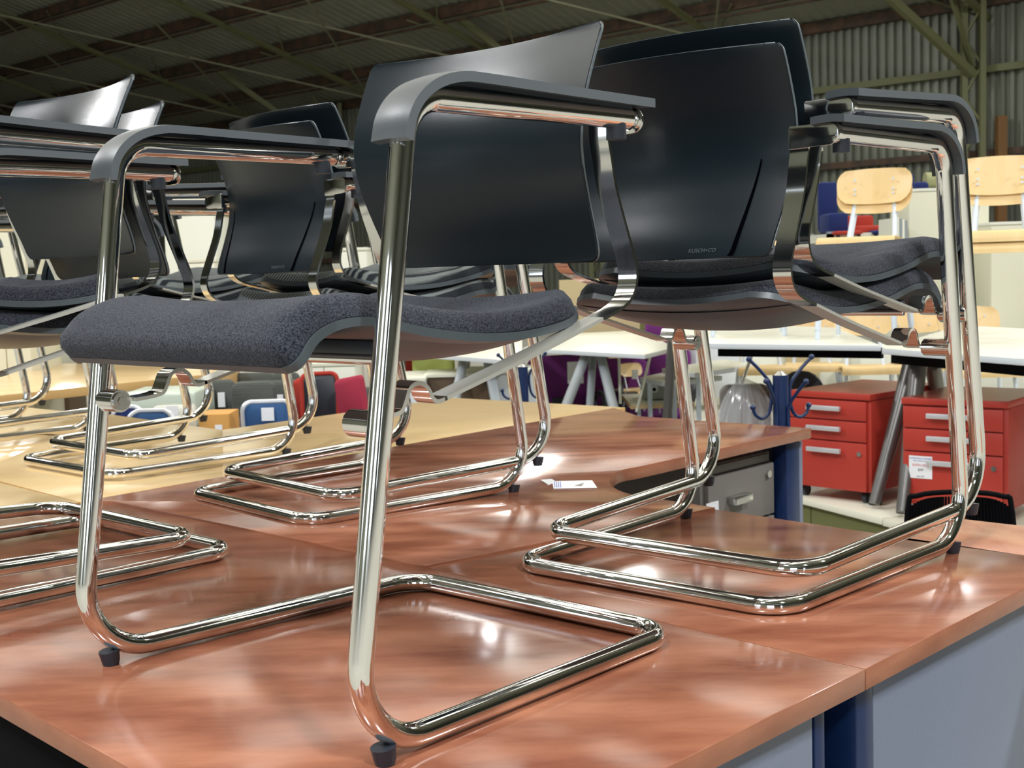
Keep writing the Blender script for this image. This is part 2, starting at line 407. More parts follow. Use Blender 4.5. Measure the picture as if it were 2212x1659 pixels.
# desk 1 under the hero chair
cornerN = Vector((-.119,1.008,0))
d1 = [cornerN, NE_A, NE_A+v*(.868+1.1), cornerN+v*1.97]
d1[2] = Vector((-.16,2.215,0))+(Vector((-.947,2.981,0))-Vector((-.16,2.215,0))).normalized()*1.13
d1.insert(2, O.copy())
d1[4] = cornerN+(Vector((-.627,1.55,0))-cornerN).normalized()*2.0
t = thing('desk', 'cherry topped desk in the foreground under the single black armchair', 'desk', (cornerN.x,cornerN.y,0))
slab('desk_top', loc2([p.xy for p in d1], t), DESK, TH, CHERRY, CHERRYE, t)
def end_panel(t, a, b, z0, z1, th, m, name='end_panel'):
    q = MB(); a = Vector(a); b = Vector(b); d = (b-a).normalized(); nn = Vector((-d.y,d.x,0))*th
    q.prism([(a-t.location).xy,(b-t.location).xy,(b+nn-t.location).xy,(a+nn-t.location).xy], z0, z1); return q.build(name, m, t, bevel=.002)
inn = v*.035
end_panel(t, NE_A-u*.064+inn, NE_A-u*.040+inn, 0, DESK-TH, .05, NAVY, 'leg_post')
end_panel(t, NE_A-u*.76+inn, NE_A-u*.070+inn, .04, DESK-TH-.012, .018, BLUEGREY)
end_panel(t, NE_A-u*.76+inn*12, NE_A-u*.002+inn*12, .0, DESK-TH-.004, .02, BLK, 'shade_backing')  # black backing sheet stands in for the shade under the desk
end_panel(t, cornerN+u*.04+v*.05, cornerN+u*.04+v*.11, 0, DESK-TH, -.05, NAVY, 'leg_post')
end_panel(t, cornerN+u*.10+v*.20, cornerN+u*.10+v*1.8, .1, DESK-TH-.005, .018, BLK, 'shade_backing')  # second black sheet, paints the under-desk shade on the left side
# desk 2 to the right of it
d2 = [NE_A+u*.0015, NE_A+u*.715, NE_A+u*.715+v*.98, O+u*.72+v*.12, O+u*.0015]
d2 = [NE_A+u*.0015, NE_A+u*.72, O+u*.735, O+u*.0015]
t = thing('desk', 'cherry topped desk on the right under the pair of stacked armchairs, grey blue end panel', 'desk', (NE_A.x,NE_A.y,0))
slab('desk_top', loc2([p.xy for p in d2], t), DESK, TH, CHERRY, CHERRYE, t)
end_panel(t, NE_A+u*.042+inn, NE_A+u*.086+inn, 0, DESK-TH, .05, NAVY, 'leg_post')
end_panel(t, NE_A+u*.002+inn*12, NE_A+u*.70+inn*12, .0, DESK-TH-.004, .02, BLK, 'shade_backing')  # black sheet behind the gap, shade painted as a surface
end_panel(t, NE_A+u*.088+inn, NE_A+u*.68+inn, .04, DESK-TH-.004, .018, BLUEGREY)
end_panel(t, NE_A+u*.68+inn, NE_A+u*.715+inn, 0, DESK-TH, .05, NAVY, 'leg_post')
# desk 4: paler slab beyond desk 2
s4 = G(1912,1153); a4 = NE_A+u*.725
d4 = [a4-v*.6, a4-v*.6+u*.24, a4+u*.24+v*((s4-a4).dot(v)), a4+v*((s4-a4).dot(v))]
t = thing('desk', 'pale scratched cherry desk strip at the right edge behind the stacked armchairs', 'desk', (a4.x,a4.y,0))
slab('desk_top', loc2([p.xy for p in d4], t), DESK, TH, CHERRY2, CHERRYE, t)
for k in (-.5, (s4-a4).dot(v)-.06): end_panel(t, a4+v*k+u*.04, a4+v*k+u*.20, 0, DESK-TH, .04, NAVY, 'leg_post')
# desk 3: L-shaped corner workstation, 3 mm proud of desk 1
q3 = [O+u*.002+v*.002, O+u*.735+v*.0015, UV(.72,.0)+v*.22, G(1480,985), G(1752,930)]
VB = (G(850,970)-G(1320,884)); VB.normalize()
cut_in = G(1330,1047)
pts = [O+u*.001+v*.002, O+u*.735+v*.002, O+u*.735+v*.10, G(1290,1040)+u*.02, G(1752,926), G(1752,926)+v*.79, G(180,1085)]
tip = G(1752,927); yA = G(1320,884); yB = G(850,970); yC = G(180,1085); ydir = (yA-yB).normalized()
back_far = yA+ydir*((tip-yA).dot(ydir)*.10)
rim_dir = (G(1480,977)-G(1752,927)).normalized()
cut = spline([G(1560,1101), G(1440,1083), G(1381,1074), G(1345,1065), G(1323,1053), G(1317,1040), G(1325,1027), G(1345,1017), G(1382,1010), G(1480,988), G(1600,959)], 5)
pts = [O+v*.002+u*.001, G(1545,1099)] + cut[5:-6] + [tip, tip+v*.66, yA+ydir*.02, G(185,1084), Vector((-.947,2.981,0))+u*.002]
rim_dir = (G(1480,988)-tip).normalized()
t = thing('corner_desk', 'cherry corner workstation with a rounded cut-out, in the middle behind the armchairs', 'desk', (O.x,O.y,0))
poly3 = [Vector((p.x,p.y)) for p in pts]
slab('desk_top', loc2(poly3, t), DESK+.003, TH+.003, CHERRY, CHERRYE, t, bev=.001)
rd = rim_dir; rn = Vector((-rd.y, rd.x, 0))
if rn.dot(v) < 0: rn = -rn
pA = tip+rd*.022+rn*.03
end_panel(t, pA, pA+rd*.075, 0, DESK-TH, .05 if rn.dot(Vector((-rd.y,rd.x,0)))>0 else -.05, NAVY, 'leg_post')
end_panel(t, pA-rd*.022, pA-rd*.002, 0, DESK-TH-.01, .30 if rn.dot(Vector((-rd.y,rd.x,0)))>0 else -.30, BLUEGREY, 'end_panel')
# drawer unit hanging under the arm of the corner desk
t = thing('drawer_unit', 'taupe grey under-desk drawer unit with lock and price tag below the corner desk', 'drawer unit', (pA.x,pA.y,0), math.atan2(rd.y, rd.x))
sg = 1 if rn.dot(Vector((-rd.y,rd.x,0)))>0 else -1
def lb(name, x0, x1, y0, y1, z0, z1, m, par, bevel=.002):
    return box(name, (x0,min(sg*y0,sg*y1),z0), (x1,max(sg*y0,sg*y1),z1), m, par, bevel)
lb('cabinet_body', .098, .47, .045, .5, .12, DESK-TH-.03, GREYDR, t)
lb('top_strip', .11, .46, .038, .046, DESK-.085, DESK-.062, GREYDR, t)
for i, (z0, z1) in enumerate([(.475,.63),(.30,.468),(.13,.293)]):
    dr = lb('drawer', .10, .455, .028, .046, z0, z1, GREYDR, t, .003)
    h = lb('handle', .27, .36, -.004, .028, (z0+z1)/2-.012, (z0+z1)/2+.012, STEEL, dr, .002)
q = MB(); q.tube([(.140, sg*.028, .60),(.140, sg*.018, .60)], .011, 16); q.build('lock', STEEL, t, smooth=40)
TG = lb('price_tag', .41, .47, .024, .0275, .43, .56, PAPER, t, 0)
def tagm(z): return Matrix(((-1 if sg < 0 else 1,0,0,.44),(0,0,-sg,sg*.0238),(0,1,0,z),(0,0,0,1)))
text('lettering', 'Black Label', .012, INKR, TG, tagm(.525)); text('lettering', '$99', .015, INKB, TG, tagm(.475))
# yellow desks beyond
def desk(name, label, poly, z, mt_, me_, th=TH, legs=True, legm=NAVY):
    c = sum((Vector(p) for p in poly), Vector((0,0,0)))/len(poly)
    t = thing('desk', label, 'desk', (c.x,c.y,0)); slab('desk_top', loc2([Vector(p).xy for p in poly], t), z, th, mt_, me_, t)
    if legs:
        for p in poly:
            p = Vector((p[0],p[1],0)); q_ = p+(Vector((c.x,c.y,0))-p)*.08
            box('leg', (q_.x-c.x-.025,q_.y-c.y-.025,0), (q_.x-c.x+.025,q_.y-c.y+.025,z-th), legm, t, .003)
    return t
pk = G(975,857); yl = G(600,905)
Yc = yC+ydir*.03
dY = (yl-pk).normalized()
desk('d', 'maple desk in the middle beyond the cherry corner workstation', [yB-ydir*.62+v*.006, yA+ydir*.10+v*.006, pk, G(480,926)], DESK-.004, MAPLE, MAPLEE)
yB2 = yB-ydir*.618+v*.006
desk('d', 'maple desk in the middle left under the far stacked armchairs', [G(196,1086)+v*.01, yB2, G(481,926), G(240,893), G(-60,1020)], DESK-.0045, MAPLE, MAPLEE)
g0 = G(172,1080); 
desk('d', 'maple desk at the left edge in front of the long seam', [g0, G(-10,1036), G(-420,1100), G(-250,1210), G(-40,1128)], DESK-.005, MAPLE, MAPLEE)
desk('d', 'maple desk at the far left under the farthest armchairs', [G(-70,1018), G(233,892), G(60,874), G(-400,930), G(-400,1010)], DESK-.012, MAPLE, MAPLEE)
desk('d', 'long maple desk with thick edge and dark underside at the far left', [G(-120,866), G(475,806), G(470,793), G(60,783), G(-200,800)], DESK, MAPLE, MAPLEE, th=.045, legm=BLK)

# ================================================================== CANTILEVER ARMCHAIR
TR = .0138
def make_chair():
    t = thing('cantilever_armchair', 'x', 'chair')
    Dp, Wf, Wr, Wa, H, xa, L = .58, .28, .2593, .288, .6975, -.1011, .369
    # one continuous chromed tube
    path = [(xa-L,Wa,H),(xa,Wa,H),(0,Wf,.0185),(-Dp,Wr,TR),(-Dp,-Wr,TR),(0,-Wf,.0185),(xa,-Wa,H),(xa-L,-Wa,H)]
    q = MB(); q.tube(fillet(path, [.05,.088,.058,.058,.088,.05], 12), TR, 20); q.build('tube_frame', CHROME, t, smooth=40)
    for s in (1,-1):
        q = MB(); q.tube([(xa-L-.0005,s*Wa,H),(xa-L-.006,s*Wa,H),(xa-L-.0095,s*Wa,H)], TR+.0012, 20, True, TR*.8); q.build('end_cap', CHROME, t, smooth=50)
        # armrest pad
        core = spline([(-.492,.7225),(-.42,.7235),(-.30,.7255),(-.20,.7275),(-.158,.7265),(-.122,.7172),(-.095,.700),(-.0785,.678),(-.071,.652)], 5)
        core = [Vector((p.x, p.y)) for p in [Vector((a[0],a[1],0)) for a in [(c.x,c.y) for c in core]]]
        y0, y1 = (s*.262, s*.316) if s > 0 else (s*.316, s*.262)
        pr = ribbon('arm_pad', [(c.x,c.y) for c in core], y0, y1, -.011, PAD, t, crown=.002, ny=6, smooth=45)
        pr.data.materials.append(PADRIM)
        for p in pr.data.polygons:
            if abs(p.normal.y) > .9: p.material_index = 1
        hold = [(c.x,c.y) for c in core[2:-3]]
        ribbon('arm_rail', [(a[0]-.001,a[1]-.0085) for a in hold], s*Wa-.012, s*Wa+.012, -.007, RUBBER, t)
        # black plug under the arm end
        q = MB(); q.tube([(xa-L+.022,s*Wa,H-.008),(xa-L+.022,s*Wa,H-.027)], .0125, 16); q.build('stacking_plug', RUBBER, t, smooth=40)
        # foot
        q = MB(); q.tube([(-.043,s*Wf,0),(-.043,s*Wf,.006),(-.041,s*Wf,.02)], .0105, 20, True, .0138); q.build('foot', RUBBER, t, smooth=40)
        # flat side bar
        prof = spline([(-.4795,.700),(-.4800,.678),(-.485,.655),(-.495,.612),(-.517,.556),(-.530,.522),(-.533,.497),(-.522,.473),(-.497,.458),(-.446,.443),(-.348,.415),(-.204,.378),(-.176,.371)], 5)
        ya, yb = (.222,.252) if s > 0 else (-.252,-.222)
        prof = [(c.x,c.y) for c in prof]; kx = next(i for i, c in enumerate(prof) if i > 20 and c[0] > -.470)
        ribbon('side_bar', prof[:kx+1], ya, yb, .0045, BARM, t)
        ribbon('seat_support_bar', prof[kx:], ya, yb, .0045, BARL, t)  # lower run of the same bar, pale reflection painted in
        tab = [(-.4755,.6655),(-.4725,.6895),(-.4715,.703),(-.4715,.7135)]
        ya_, yb_ = s*.222, s*.303; rp = round_poly([Vector((ya_,.678,0)),Vector((yb_,.680,0)),Vector((yb_,.7115,0)),Vector((ya_,.7115,0))] , [0,.0155,.0155,.004], 6)
        q = MB(); nn_ = len(rp); q.add([(-.4845,p.x,p.y) for p in rp]+[(-.4800,p.x,p.y) for p in rp], [list(range(nn_)), [nn_+k for k in range(nn_)][::-1]]+[[k,(k+1)%nn_,nn_+(k+1)%nn_,nn_+k] for k in range(nn_)])
        q.build('bar_tab', BARM, t, bevel=.0008)
        # cast link and clamp at the front leg
        lk = spline([(-.180,.3715),(-.165,.369),(-.156,.374),(-.149,.386),(-.138,.392),(-.126,.388),(-.119,.374),(-.112,.364),(-.096,.360),(-.070,.358)], 4)
        ribbon('link_plate', [(c.x,c.y) for c in lk], ya, yb+.0 if s>0 else yb, .005, CHROME, t)
        q = MB(); q.tube([(-.055,s*.284,.359),(-.055,s*.236,.359)], .0150, 20); cl = q.build('clamp', CHROME, t, smooth=40)
        q = MB(); q.tube([(-.055,s*.236,.359),(-.055,s*.233,.359)], .0120, 20); q.tube([(-.055,s*.233,.359),(-.055,s*.2315,.359)], .006, 6); q.build('bolt', STEEL, cl, smooth=40)
    # seat: shell and cushion follow one side profile
    base = spline([(.016,.417),(.004,.430),(-.014,.449),(-.045,.4605),(-.085,.462),(-.125,.455),(-.173,.445),(-.261,.434),(-.342,.433),(-.412,.441),(-.462,.4545),(-.485,.464)], 4)
    base = [(c.x,c.y) for c in base]; nb = len(base)
    acc = [0]
    for i in range(1, nb): acc.append(acc[-1]+math.hypot(base[i][0]-base[i-1][0], base[i][1]-base[i-1][1]))
    Lt = acc[-1]
    def hw(sd, off=0):
        f = sd/Lt
        wdt = .238-.012*f
        rc0, rc1 = .018, .075
        if sd < rc0: wdt -= rc0*(1-math.sqrt(max(0,1-((rc0-sd)/rc0)**2)))
        e = Lt-sd
        if e < rc1: wdt -= rc1*(1-math.sqrt(max(0,1-((rc1-e)/rc1)**2)))
        return max(wdt-off, .02)
    NYC = 20
    def sheet(name, z_lo, z_hi, m, off, dome, dip=0):
        vs = []; fs = []; cols = NYC+1
        for side in (0,1):
            for i in range(nb):
                a = base[max(i-1,0)]; b = base[min(i+1,nb-1)]; dx, dz = b[0]-a[0], b[1]-a[1]; l = math.hypot(dx,dz)
                nx, nz = dz/l, -dx/l        # outward (up / forward)
                if nz < 0 and abs(nz) > abs(nx): nx, nz = -nx, -nz
                h = hw(acc[i], off)
                for j in range(cols):
                    uu = -1+2*j/NYC; uu = math.sin(uu*PI/2)
                    t0 = z_lo if side == 0 else z_hi
                    if side and dome:
                        ed = (1-abs(uu))*h; rr_ = .022
                        k = 1 if ed >= rr_ else math.sqrt(max(0,1-((rr_-ed)/rr_)**2))
                        sdist = min(acc[i], Lt-acc[i]); rs = .022
                        k2 = 1 if sdist >= rs else math.sqrt(max(0,1-((rs-sdist)/rs)**2))
                        t0 = z_lo+(z_hi-z_lo)*min(k,k2)
                    cz = -dip*(1-uu*uu)*min(1,acc[i]/.12)
                    vs.append((base[i][0]+nx*t0, uu*h, base[i][1]+nz*t0+cz))
        N = nb*cols
        for i in range(nb-1):
            for j in range(NYC):
                a = i*cols+j; fs.append([a,a+cols,a+cols+1,a+1]); b = a+N; fs.append([b,b+1,b+cols+1,b+cols])
            a = i*cols; fs.append([a,a+N,a+cols+N,a+cols]); a = i*cols+NYC; fs.append([a,a+cols,a+cols+N,a+N])
        for j in range(NYC): fs.append([j,j+1,j+1+N,j+N]); a = (nb-1)*cols+j; fs.append([a,a+N,a+1+N,a+1])
        o = obj(name, vs, fs, m, t); angle_smooth(o, 50); return o
    sheet('seat_shell', -.002, .008, SHELL, 0, False, .012)
    sheet('seat_cushion', .0085, .036, FABRIC, .003, True, .012)
    # under-seat pan
    vs = []; fs = []; k0 = next(i for i in range(nb) if base[i][0] < -.13); k1 = max(i for i in range(nb) if base[i][0] > -.455); ny_ = 16
    for i in range(k0, k1+1):
        e = math.sin(PI*min(1,max(0,(i-k0)/(k1-k0))))**.5
        for j in range(ny_+1):
            uu = -1+2*j/ny_; vs.append((base[i][0]-.004, uu*.205, base[i][1]-.003-.012*(1-uu*uu)*min(1,acc[i]/.12)-.017*e*(1-abs(uu)**3)))
    for i in range(k1-k0):
        for j in range(ny_): a = i*(ny_+1)+j; fs.append([a,a+1,a+ny_+2,a+ny_+1])
    o = obj('under_pan', vs, fs, SHELL, t, True)
    q = MB(); q.tube([(-.108,-.222,.4215),(-.108,.222,.4215)], .0062, 14); q.build('cross_rod', CHROME, t, smooth=40)
    q = MB(); q.box((-.118,-.221,.4275),(-.098,.221,.443)); q.build('cross_rail', RUBBER, t, bevel=.003)
    # backrest shell
    bp_ = spline([(-.508,.522),(-.497,.555),(-.478,.60),(-.462,.645),(-.456,.685),(-.462,.73),(-.480,.78),(-.503,.832)], 5)
    bp_ = [(c.x,c.y) for c in bp_]
    e0_, e1_ = bp_[0], bp_[1]; f0_, f1_ = bp_[-2], bp_[-1]
    bp_ = [e0_]+[(e0_[0]+(e1_[0]-e0_[0])*k, e0_[1]+(e1_[1]-e0_[1])*k) for k in (.12,.3,.6)]+bp_[1:-1]+[(f0_[0]+(f1_[0]-f0_[0])*k, f0_[1]+(f1_[1]-f0_[1])*k) for k in (.2,.5,.75,.9)]+[f1_]; n_ = len(bp_); zt, zb = .832, .522
    vs = []; fs = []; NY = 26; cols = NY+1
    def backpt(i, uu, side):
        x, z = bp_[i]; f = (z-zb)/(zt-zb)
        h = .206+.022*f+.006*math.sin(f*PI)
        rc = .015
        for e in (zt-z, z-zb):
            if e < rc*.8: h -= rc*(1-math.sqrt(max(0,1-((rc-e)/rc)**2)))*.8
        dep = .040*(1-uu*uu)*(.55+.45*f)
        return (x-dep-(0 if side else .0075), uu*h, z)
    for side in (0,1):
        for i in range(n_):
            for j in range(cols): vs.append(backpt(i, -1+2*j/NY, side))
    N = n_*cols
    for i in range(n_-1):
        for j in range(NY):
            a = i*cols+j; fs.append([a,a+1,a+cols+1,a+cols]); b = a+N; fs.append([b,b+cols,b+cols+1,b+1])
        a = i*cols; fs.append([a,a+cols,a+cols+N,a+N]); a = i*cols+NY; fs.append([a,a+N,a+cols+N,a+cols])
    for j in range(NY): fs.append([j,j+N,j+1+N,j+1]); a = (n_-1)*cols+j; fs.append([a,a+1,a+1+N,a+N])
    back = obj('backrest', vs, fs, BLACK, t); angle_smooth(back, 50)
    bm = bmesh.new(); bm.from_mesh(back.data)
    es = [e for e in bm.edges if not e.smooth]
    bmesh.ops.bevel(bm, geom=es, offset=.002, segments=3, affect='EDGES'); bm.to_mesh(back.data); bm.free(); angle_smooth(back, 60)
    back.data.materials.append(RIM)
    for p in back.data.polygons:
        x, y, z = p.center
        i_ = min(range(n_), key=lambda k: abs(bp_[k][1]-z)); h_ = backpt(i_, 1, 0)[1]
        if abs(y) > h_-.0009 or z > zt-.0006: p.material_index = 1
    # side seams in the rear of the shell (dark recesses where the bars enter)
    for s in (1,-1):
        q = MB(); pts_ = []
        for i in range(3, int(n_*.52)):
            f = i/(n_*.52); uu = s*(.70+.08*f)
            p = backpt(i, uu, 0); wd = .0052*(1-f*.8)
            pts_.append((Vector(p)+Vector((-.0011,-wd,0)), Vector(p)+Vector((-.0011,wd,0))))
        vs2 = [x for a in pts_ for x in a]; q.add(vs2, [[2*i,2*i+1,2*i+3,2*i+2] for i in range(len(pts_)-1)])
        q.build('seam', GROOVE, back)
    p = Vector(backpt(5, -.47, 0)); p2 = Vector(backpt(8, -.47, 0)); upv = (p2-p).normalized()
    pr_ = Vector(backpt(5, -.30, 0)); rt = -(pr_-p).normalized(); nn = rt.cross(upv)
    mt_ = Matrix((( rt.x, upv.x, nn.x, p.x-.0003),(rt.y, upv.y, nn.y, p.y),(rt.z, upv.z, nn.z, p.z),(0,0,0,1)))
    text('maker_name', 'KUSCH+CO', .0088, SHELL, back, mt_, .0002)
    return t
proto = make_chair()
def place_pair(x, y, th, lab1, lab2, group, first=None, rib=False):
    fx, fy = math.cos(th), math.sin(th)
    if first: a = first; a.location = (x,y,DESK); a.rotation_euler = (0,0,th); a['label'] = lab1; a['group'] = group
    else: a = dup(proto, (x,y,DESK), th, lab1, group)
    b = dup(proto, (x+fx*.081, y+fy*.081, DESK+.0565), th-.012, lab2, group, ry=-.030)
    if rib:
        for c in C.objects:
            if c.parent in (a, b) and c.name.startswith('seat_cushion'):
                c.material_slots[0].link = 'OBJECT'; c.material_slots[0].material = RIB
    return a, b
proto.location = (-.3792,1.4771,DESK); proto.rotation_euler = (0,0,3.9565)
proto['label'] = 'single black armchair with chrome cantilever frame in the foreground on the cherry desk'
place_pair(.5805, 2.425, .8304, 'lower black cantilever armchair of the right-hand stack, seen from behind', 'upper black cantilever armchair of the right-hand stack, seen from behind', 'right-hand stack of two armchairs')
place_pair(-.1532, 3.1785, .7086, 'lower armchair of the stack behind the foreground chair, seen from behind', 'upper armchair of the stack behind the foreground chair, seen from behind', 'middle stack of two armchairs', rib=True)
place_pair(-1.1136, 2.1055, 3.9512, 'lower armchair of the stack cut off by the left edge, facing the viewer', 'upper armchair of the stack cut off by the left edge, facing the viewer', 'left stack of two armchairs')
place_pair(-.8275, 3.9072, .80, 'lower armchair of the stack on the maple desk, chrome base at middle left', 'upper armchair of the stack on the maple desk, chrome base at middle left', 'stack of two armchairs on the maple desk', rib=True)
place_pair(-1.62, 4.62, .75, 'lower armchair of the farthest stack at the left edge on the maple desk', 'upper armchair of the farthest stack at the left edge on the maple desk', 'farthest stack of two armchairs', rib=True)

# loose label strip on the corner desk
lp = [G(1212,1047,DESK+.004), G(1279,1044,DESK+.004), G(1290,1057,DESK+.004), G(1195,1058,DESK+.004)]
t = thing('paper_label', 'small white printed label strip lying on the cherry corner desk', 'label', (lp[0].x,lp[0].y,DESK+.0035))
q = MB(); q.prism([(p-t.location).xy for p in [G(1193,1043,DESK), G(1279,1041,DESK), G(1290,1057,DESK), G(1196,1059,DESK)]], 0, .0006); q.build('label_strip', PAPER, t)
q = MB(); q.prism([(p-t.location).xy for p in [G(1168,1040,DESK), G(1192,1038,DESK), G(1201,1044,DESK), G(1185,1051,DESK)]], 0, .0007); q.build('torn_tab', PAPER, t)
for k in range(4):
    a = 1197+k*4.2
    q = MB(); q.prism([(p-t.location).xy for p in [G(a,1044,DESK), G(a+1.8,1044,DESK), G(a+3,1057,DESK), G(a+1,1057,DESK)]], .0006, .0008); q.build('barcode', INKB, t)
q = MB(); q.prism([(p-t.location).xy for p in [G(1240,1053,DESK), G(1250,1050,DESK), G(1262,1047,DESK), G(1256,1054,DESK)]], .0006, .0008); q.build('smudge', GREYDR, t)
# ================================================================== THE SHOWROOM BEHIND
def rzm(a): return Matrix.Rotation(a, 4, 'Z')
def low_board(label, x0, x1, y0, y1, z, rz=0, base=True):
    cx, cy = (x0+x1)/2, (y0+y1)/2; hx, hy = (x1-x0)/2, (y1-y0)/2
    t = thing('low_platform', label, 'platform', (cx,cy,0), rz)
    box('board', (-hx,-hy,z-.028), (hx,hy,z), WHITE, t, .002)
    if base:
        k = max(1, int(hx*2/.45)); wd = (hx*2-.04)/k
        for i in range(k): box('base_panel', (-hx+.02+i*wd+.003,-hy+.03,0), (-hx+.02+(i+1)*wd-.003,-hy+.05,z-.03), OLIVE, t, .001)
        box('base_back', (-hx+.02,hy-.05,0), (hx-.02,hy-.03,z-.03), OLIVE, t)
    return t
def platform(label, P, z):
    c = sum(P, Vector((0,0,0)))/4; t = thing('low_platform', label, 'platform', (c.x,c.y,0))
    slab('board', loc2(P, t), z, .03, WHITE, WHITE, t)
    d = P[1]-P[0]; L_ = d.length; d = d/L_; nn = Vector((-d.y,d.x,0)); k = max(1,int(L_/.42)); w_ = L_/k
    for i in range(k):
        a = P[0]+d*(i*w_+.004)+nn*.03-c; b = P[0]+d*((i+1)*w_-.004)+nn*.03-c; q = MB(); q.prism([a.xy,b.xy,(b+nn*.02).xy,(a+nn*.02).xy], 0, z-.031); q.build('base_panel', OLIVE, t)
    return t
def ext(P0, P1, dep): 
    d = (P1-P0).normalized(); nn = Vector((-d.y,d.x,0)); P0 = Vector((P0.x,P0.y,0)); P1 = Vector((P1.x,P1.y,0)); return [P0, P1, P1+nn*dep, P0+nn*dep]
_a, _b = G(1600,1042,.13), G(1905,1119,.13)
platform('white topped low platform with olive base carrying the left red drawer unit', ext(_a, _b, 1.5), .13)
_c, _d = G(1907,1121,.128), G(2300,1220,.128)
platform('white topped low platform carrying the right red drawer unit', ext(_c, _d, 1.5), .128)
low_board('long white low platform under the purple chairs', -.8, 2.35, 8.3, 10.6, .13)

def table(name, label, poly, z, mt_, me_, legs, th=.026, cat='table'):
    c = sum(poly, Vector((0,0,0)))/len(poly); t = thing(name, label, cat, (c.x,c.y,0))
    slab('table_top', loc2(poly, t), z, th, mt_, me_, t)
    for (a, b, r0, r1, m) in legs:
        q = MB(); q.tube([a-Vector((c.x,c.y,0)), b-Vector((c.x,c.y,0))], r0, 16, True, r1); q.build('leg', m, t, smooth=40)
    return t
# right-hand pair of white tables on the platform
zt = .845
def legpair(x, y, z0, z1, spread=.12, lean=.1, m=DKLEG, r=.034):
    return [(Vector((x+lean,y,z1)), Vector((x-spread,y+.1,z0)), r, r*.75, m), (Vector((x+lean+.07,y+.05,z1)), Vector((x+.02,y-.12,z0)), r, r*.75, m)]
A_, B_, C_, D_ = G(1535,742,zt), G(1903,746,zt), G(1903,746,zt)+Vector((.35,1.4,0)), G(1440,704,zt)
table('table', 'white table with tapered end, left of the right-hand pair, plywood chairs on top', [G(1450,722,zt), A_, B_, B_+Vector((.2,1.6,0)), G(1450,716,zt)+Vector((.25,1.2,0))], zt, WHITE, WEDGE,
      [(Vector((.92,7.3,zt-.03)), Vector((.86,7.4,.0)), .03, .025, DKLEG)])
b0 = G(1905,752,zt); b1 = G(2212,775,zt); bd = (b1-b0).normalized()
table('table', 'white table at the right edge on thick dark conical legs, plywood chairs on top', [b0, b1+bd*.5, b1+bd*.5+Vector((1.2,.6,0)), b0+Vector((.9,1.6,0))], zt, WHITE, WEDGE,
      [(AT(1972,779,5.75), G(1888,1088,.155), .042, .024, DKLEG), (AT(1984,781,5.60), G(1948,1106,.155), .040, .024, DKLEG), (AT(2014,785,5.85), AT(2040,930,6.35), .038, .032, DKLEG)])
_tb = [o for o in bpy.data.objects if o.type == 'EMPTY' and 'conical' in o.get('label','')][0]
for px, py in ((1950,1108),(1890,1090)):
    p = G(px,py,.13)-_tb.location; q = MB(); q.tube([p, p+Vector((.003,0,.035))], .029, 16); q.build('leg_tip', RUBBER, _tb, smooth=40)
for nm, (p0, p1) in {'left':(G(1545,750,zt-.027),G(1900,753,zt-.027)), 'right':(G(1912,762,zt-.027),G(2300,795,zt-.027))}.items():
    par = [o for o in bpy.data.objects if o.name.startswith('table') and o.type == 'EMPTY' and ('tapered' if nm == 'left' else 'conical') in o['label']][0]
    c = par.location; d = (p1-p0).normalized(); nn = Vector((-d.y,d.x,0))
    q = MB(); q.prism([((p0+nn*.03)-c).xy,((p1+nn*.03)-c).xy,((p1+nn*.06)-c).xy,((p0+nn*.06)-c).xy], zt-.075, zt-.0265); q.build('apron', BLK, par)
# red drawer units
def pedestal(label, p, rz, wd, dp, h, tagd):
    t = thing('drawer_unit', label, 'drawer unit', p, rz)
    box('cabinet_body', (0,.012,.055), (wd,dp,.055+h-.03), REDP, t, .003)
    tp = box('cabinet_top', (-.004,-.004,.055+h-.028), (wd+.004,dp,.055+h), REDP, t, .003)
    box('top_reflection', (.0,.0,.055+h), (wd,dp-.004,.0555+h), REDTOP, t)  # thin sheet carrying the top's brown reflection as colour
    zs = [(.055,.055+h*.50),(.055+h*.505,.055+h*.715),(.055+h*.72,.055+h-.034)]
    for i, (a, b) in enumerate(zs):
        d = box('drawer', (.004,-.004,a+.002), (wd-.018,.014,b-.002), REDP, t, .002)
        hz = b-.045 if i else b-.05
        q = MB(); q.box((wd*.26,-.036,hz-.002), (wd*.68,-.020,hz+.019)); q.box((wd*.29,-.024,hz+.002),(wd*.31,-.003,hz+.014)); q.box((wd*.63,-.024,hz+.002),(wd*.65,-.003,hz+.014))
        q.build('handle', ALU, d, bevel=.002)
    q = MB(); q.tube([(wd*.88,-.004,.055+h*.39),(wd*.88,-.012,.055+h*.39)], .011, 16); q.build('lock', STEEL, t, smooth=40)
    for x, y in ((.05,.05),(wd-.05,.05),(.05,dp-.05),(wd-.05,dp-.05)):
        q = MB(); q.tube([(x-.012,y,.026),(x+.012,y,.026)], .026, 16); q.box((x-.014,y-.01,.03),(x+.014,y+.01,.055)); q.build('castor', RUBBER, t, smooth=40)
    if tagd:
        tg = box('price_tag', (wd*.07,-.0065,.055+h*.25), (wd*.07+.10,-.0045,.055+h*.46), PAPER, t)
        def tx(body, size, m, x, z, nm='lettering'):
            text(nm, body, size, m, tg, Matrix.Translation((x,-.0068,z)) @ Matrix.Rotation(R(90),4,'X'))
        xc = wd*.07+.05; zz = .055+h*.25
        tx('CLEARANCE CENTRE', .0098, INKB, xc, zz+.085); tx('office furniture sales', .0078, INKB, xc, zz+.075)
        tx('SEVEN-MILE', .014, INKR, xc, zz+.056); tx('$99', .015, INKK, xc, zz+.036); tx('NO. 997', .009, INKK, xc, zz+.008)
    return t
pl, pr = G(1708,1045,.185), G(1880,1066,.185)
a1 = math.atan2((pr-pl).y, (pr-pl).x)
pl.z = .13
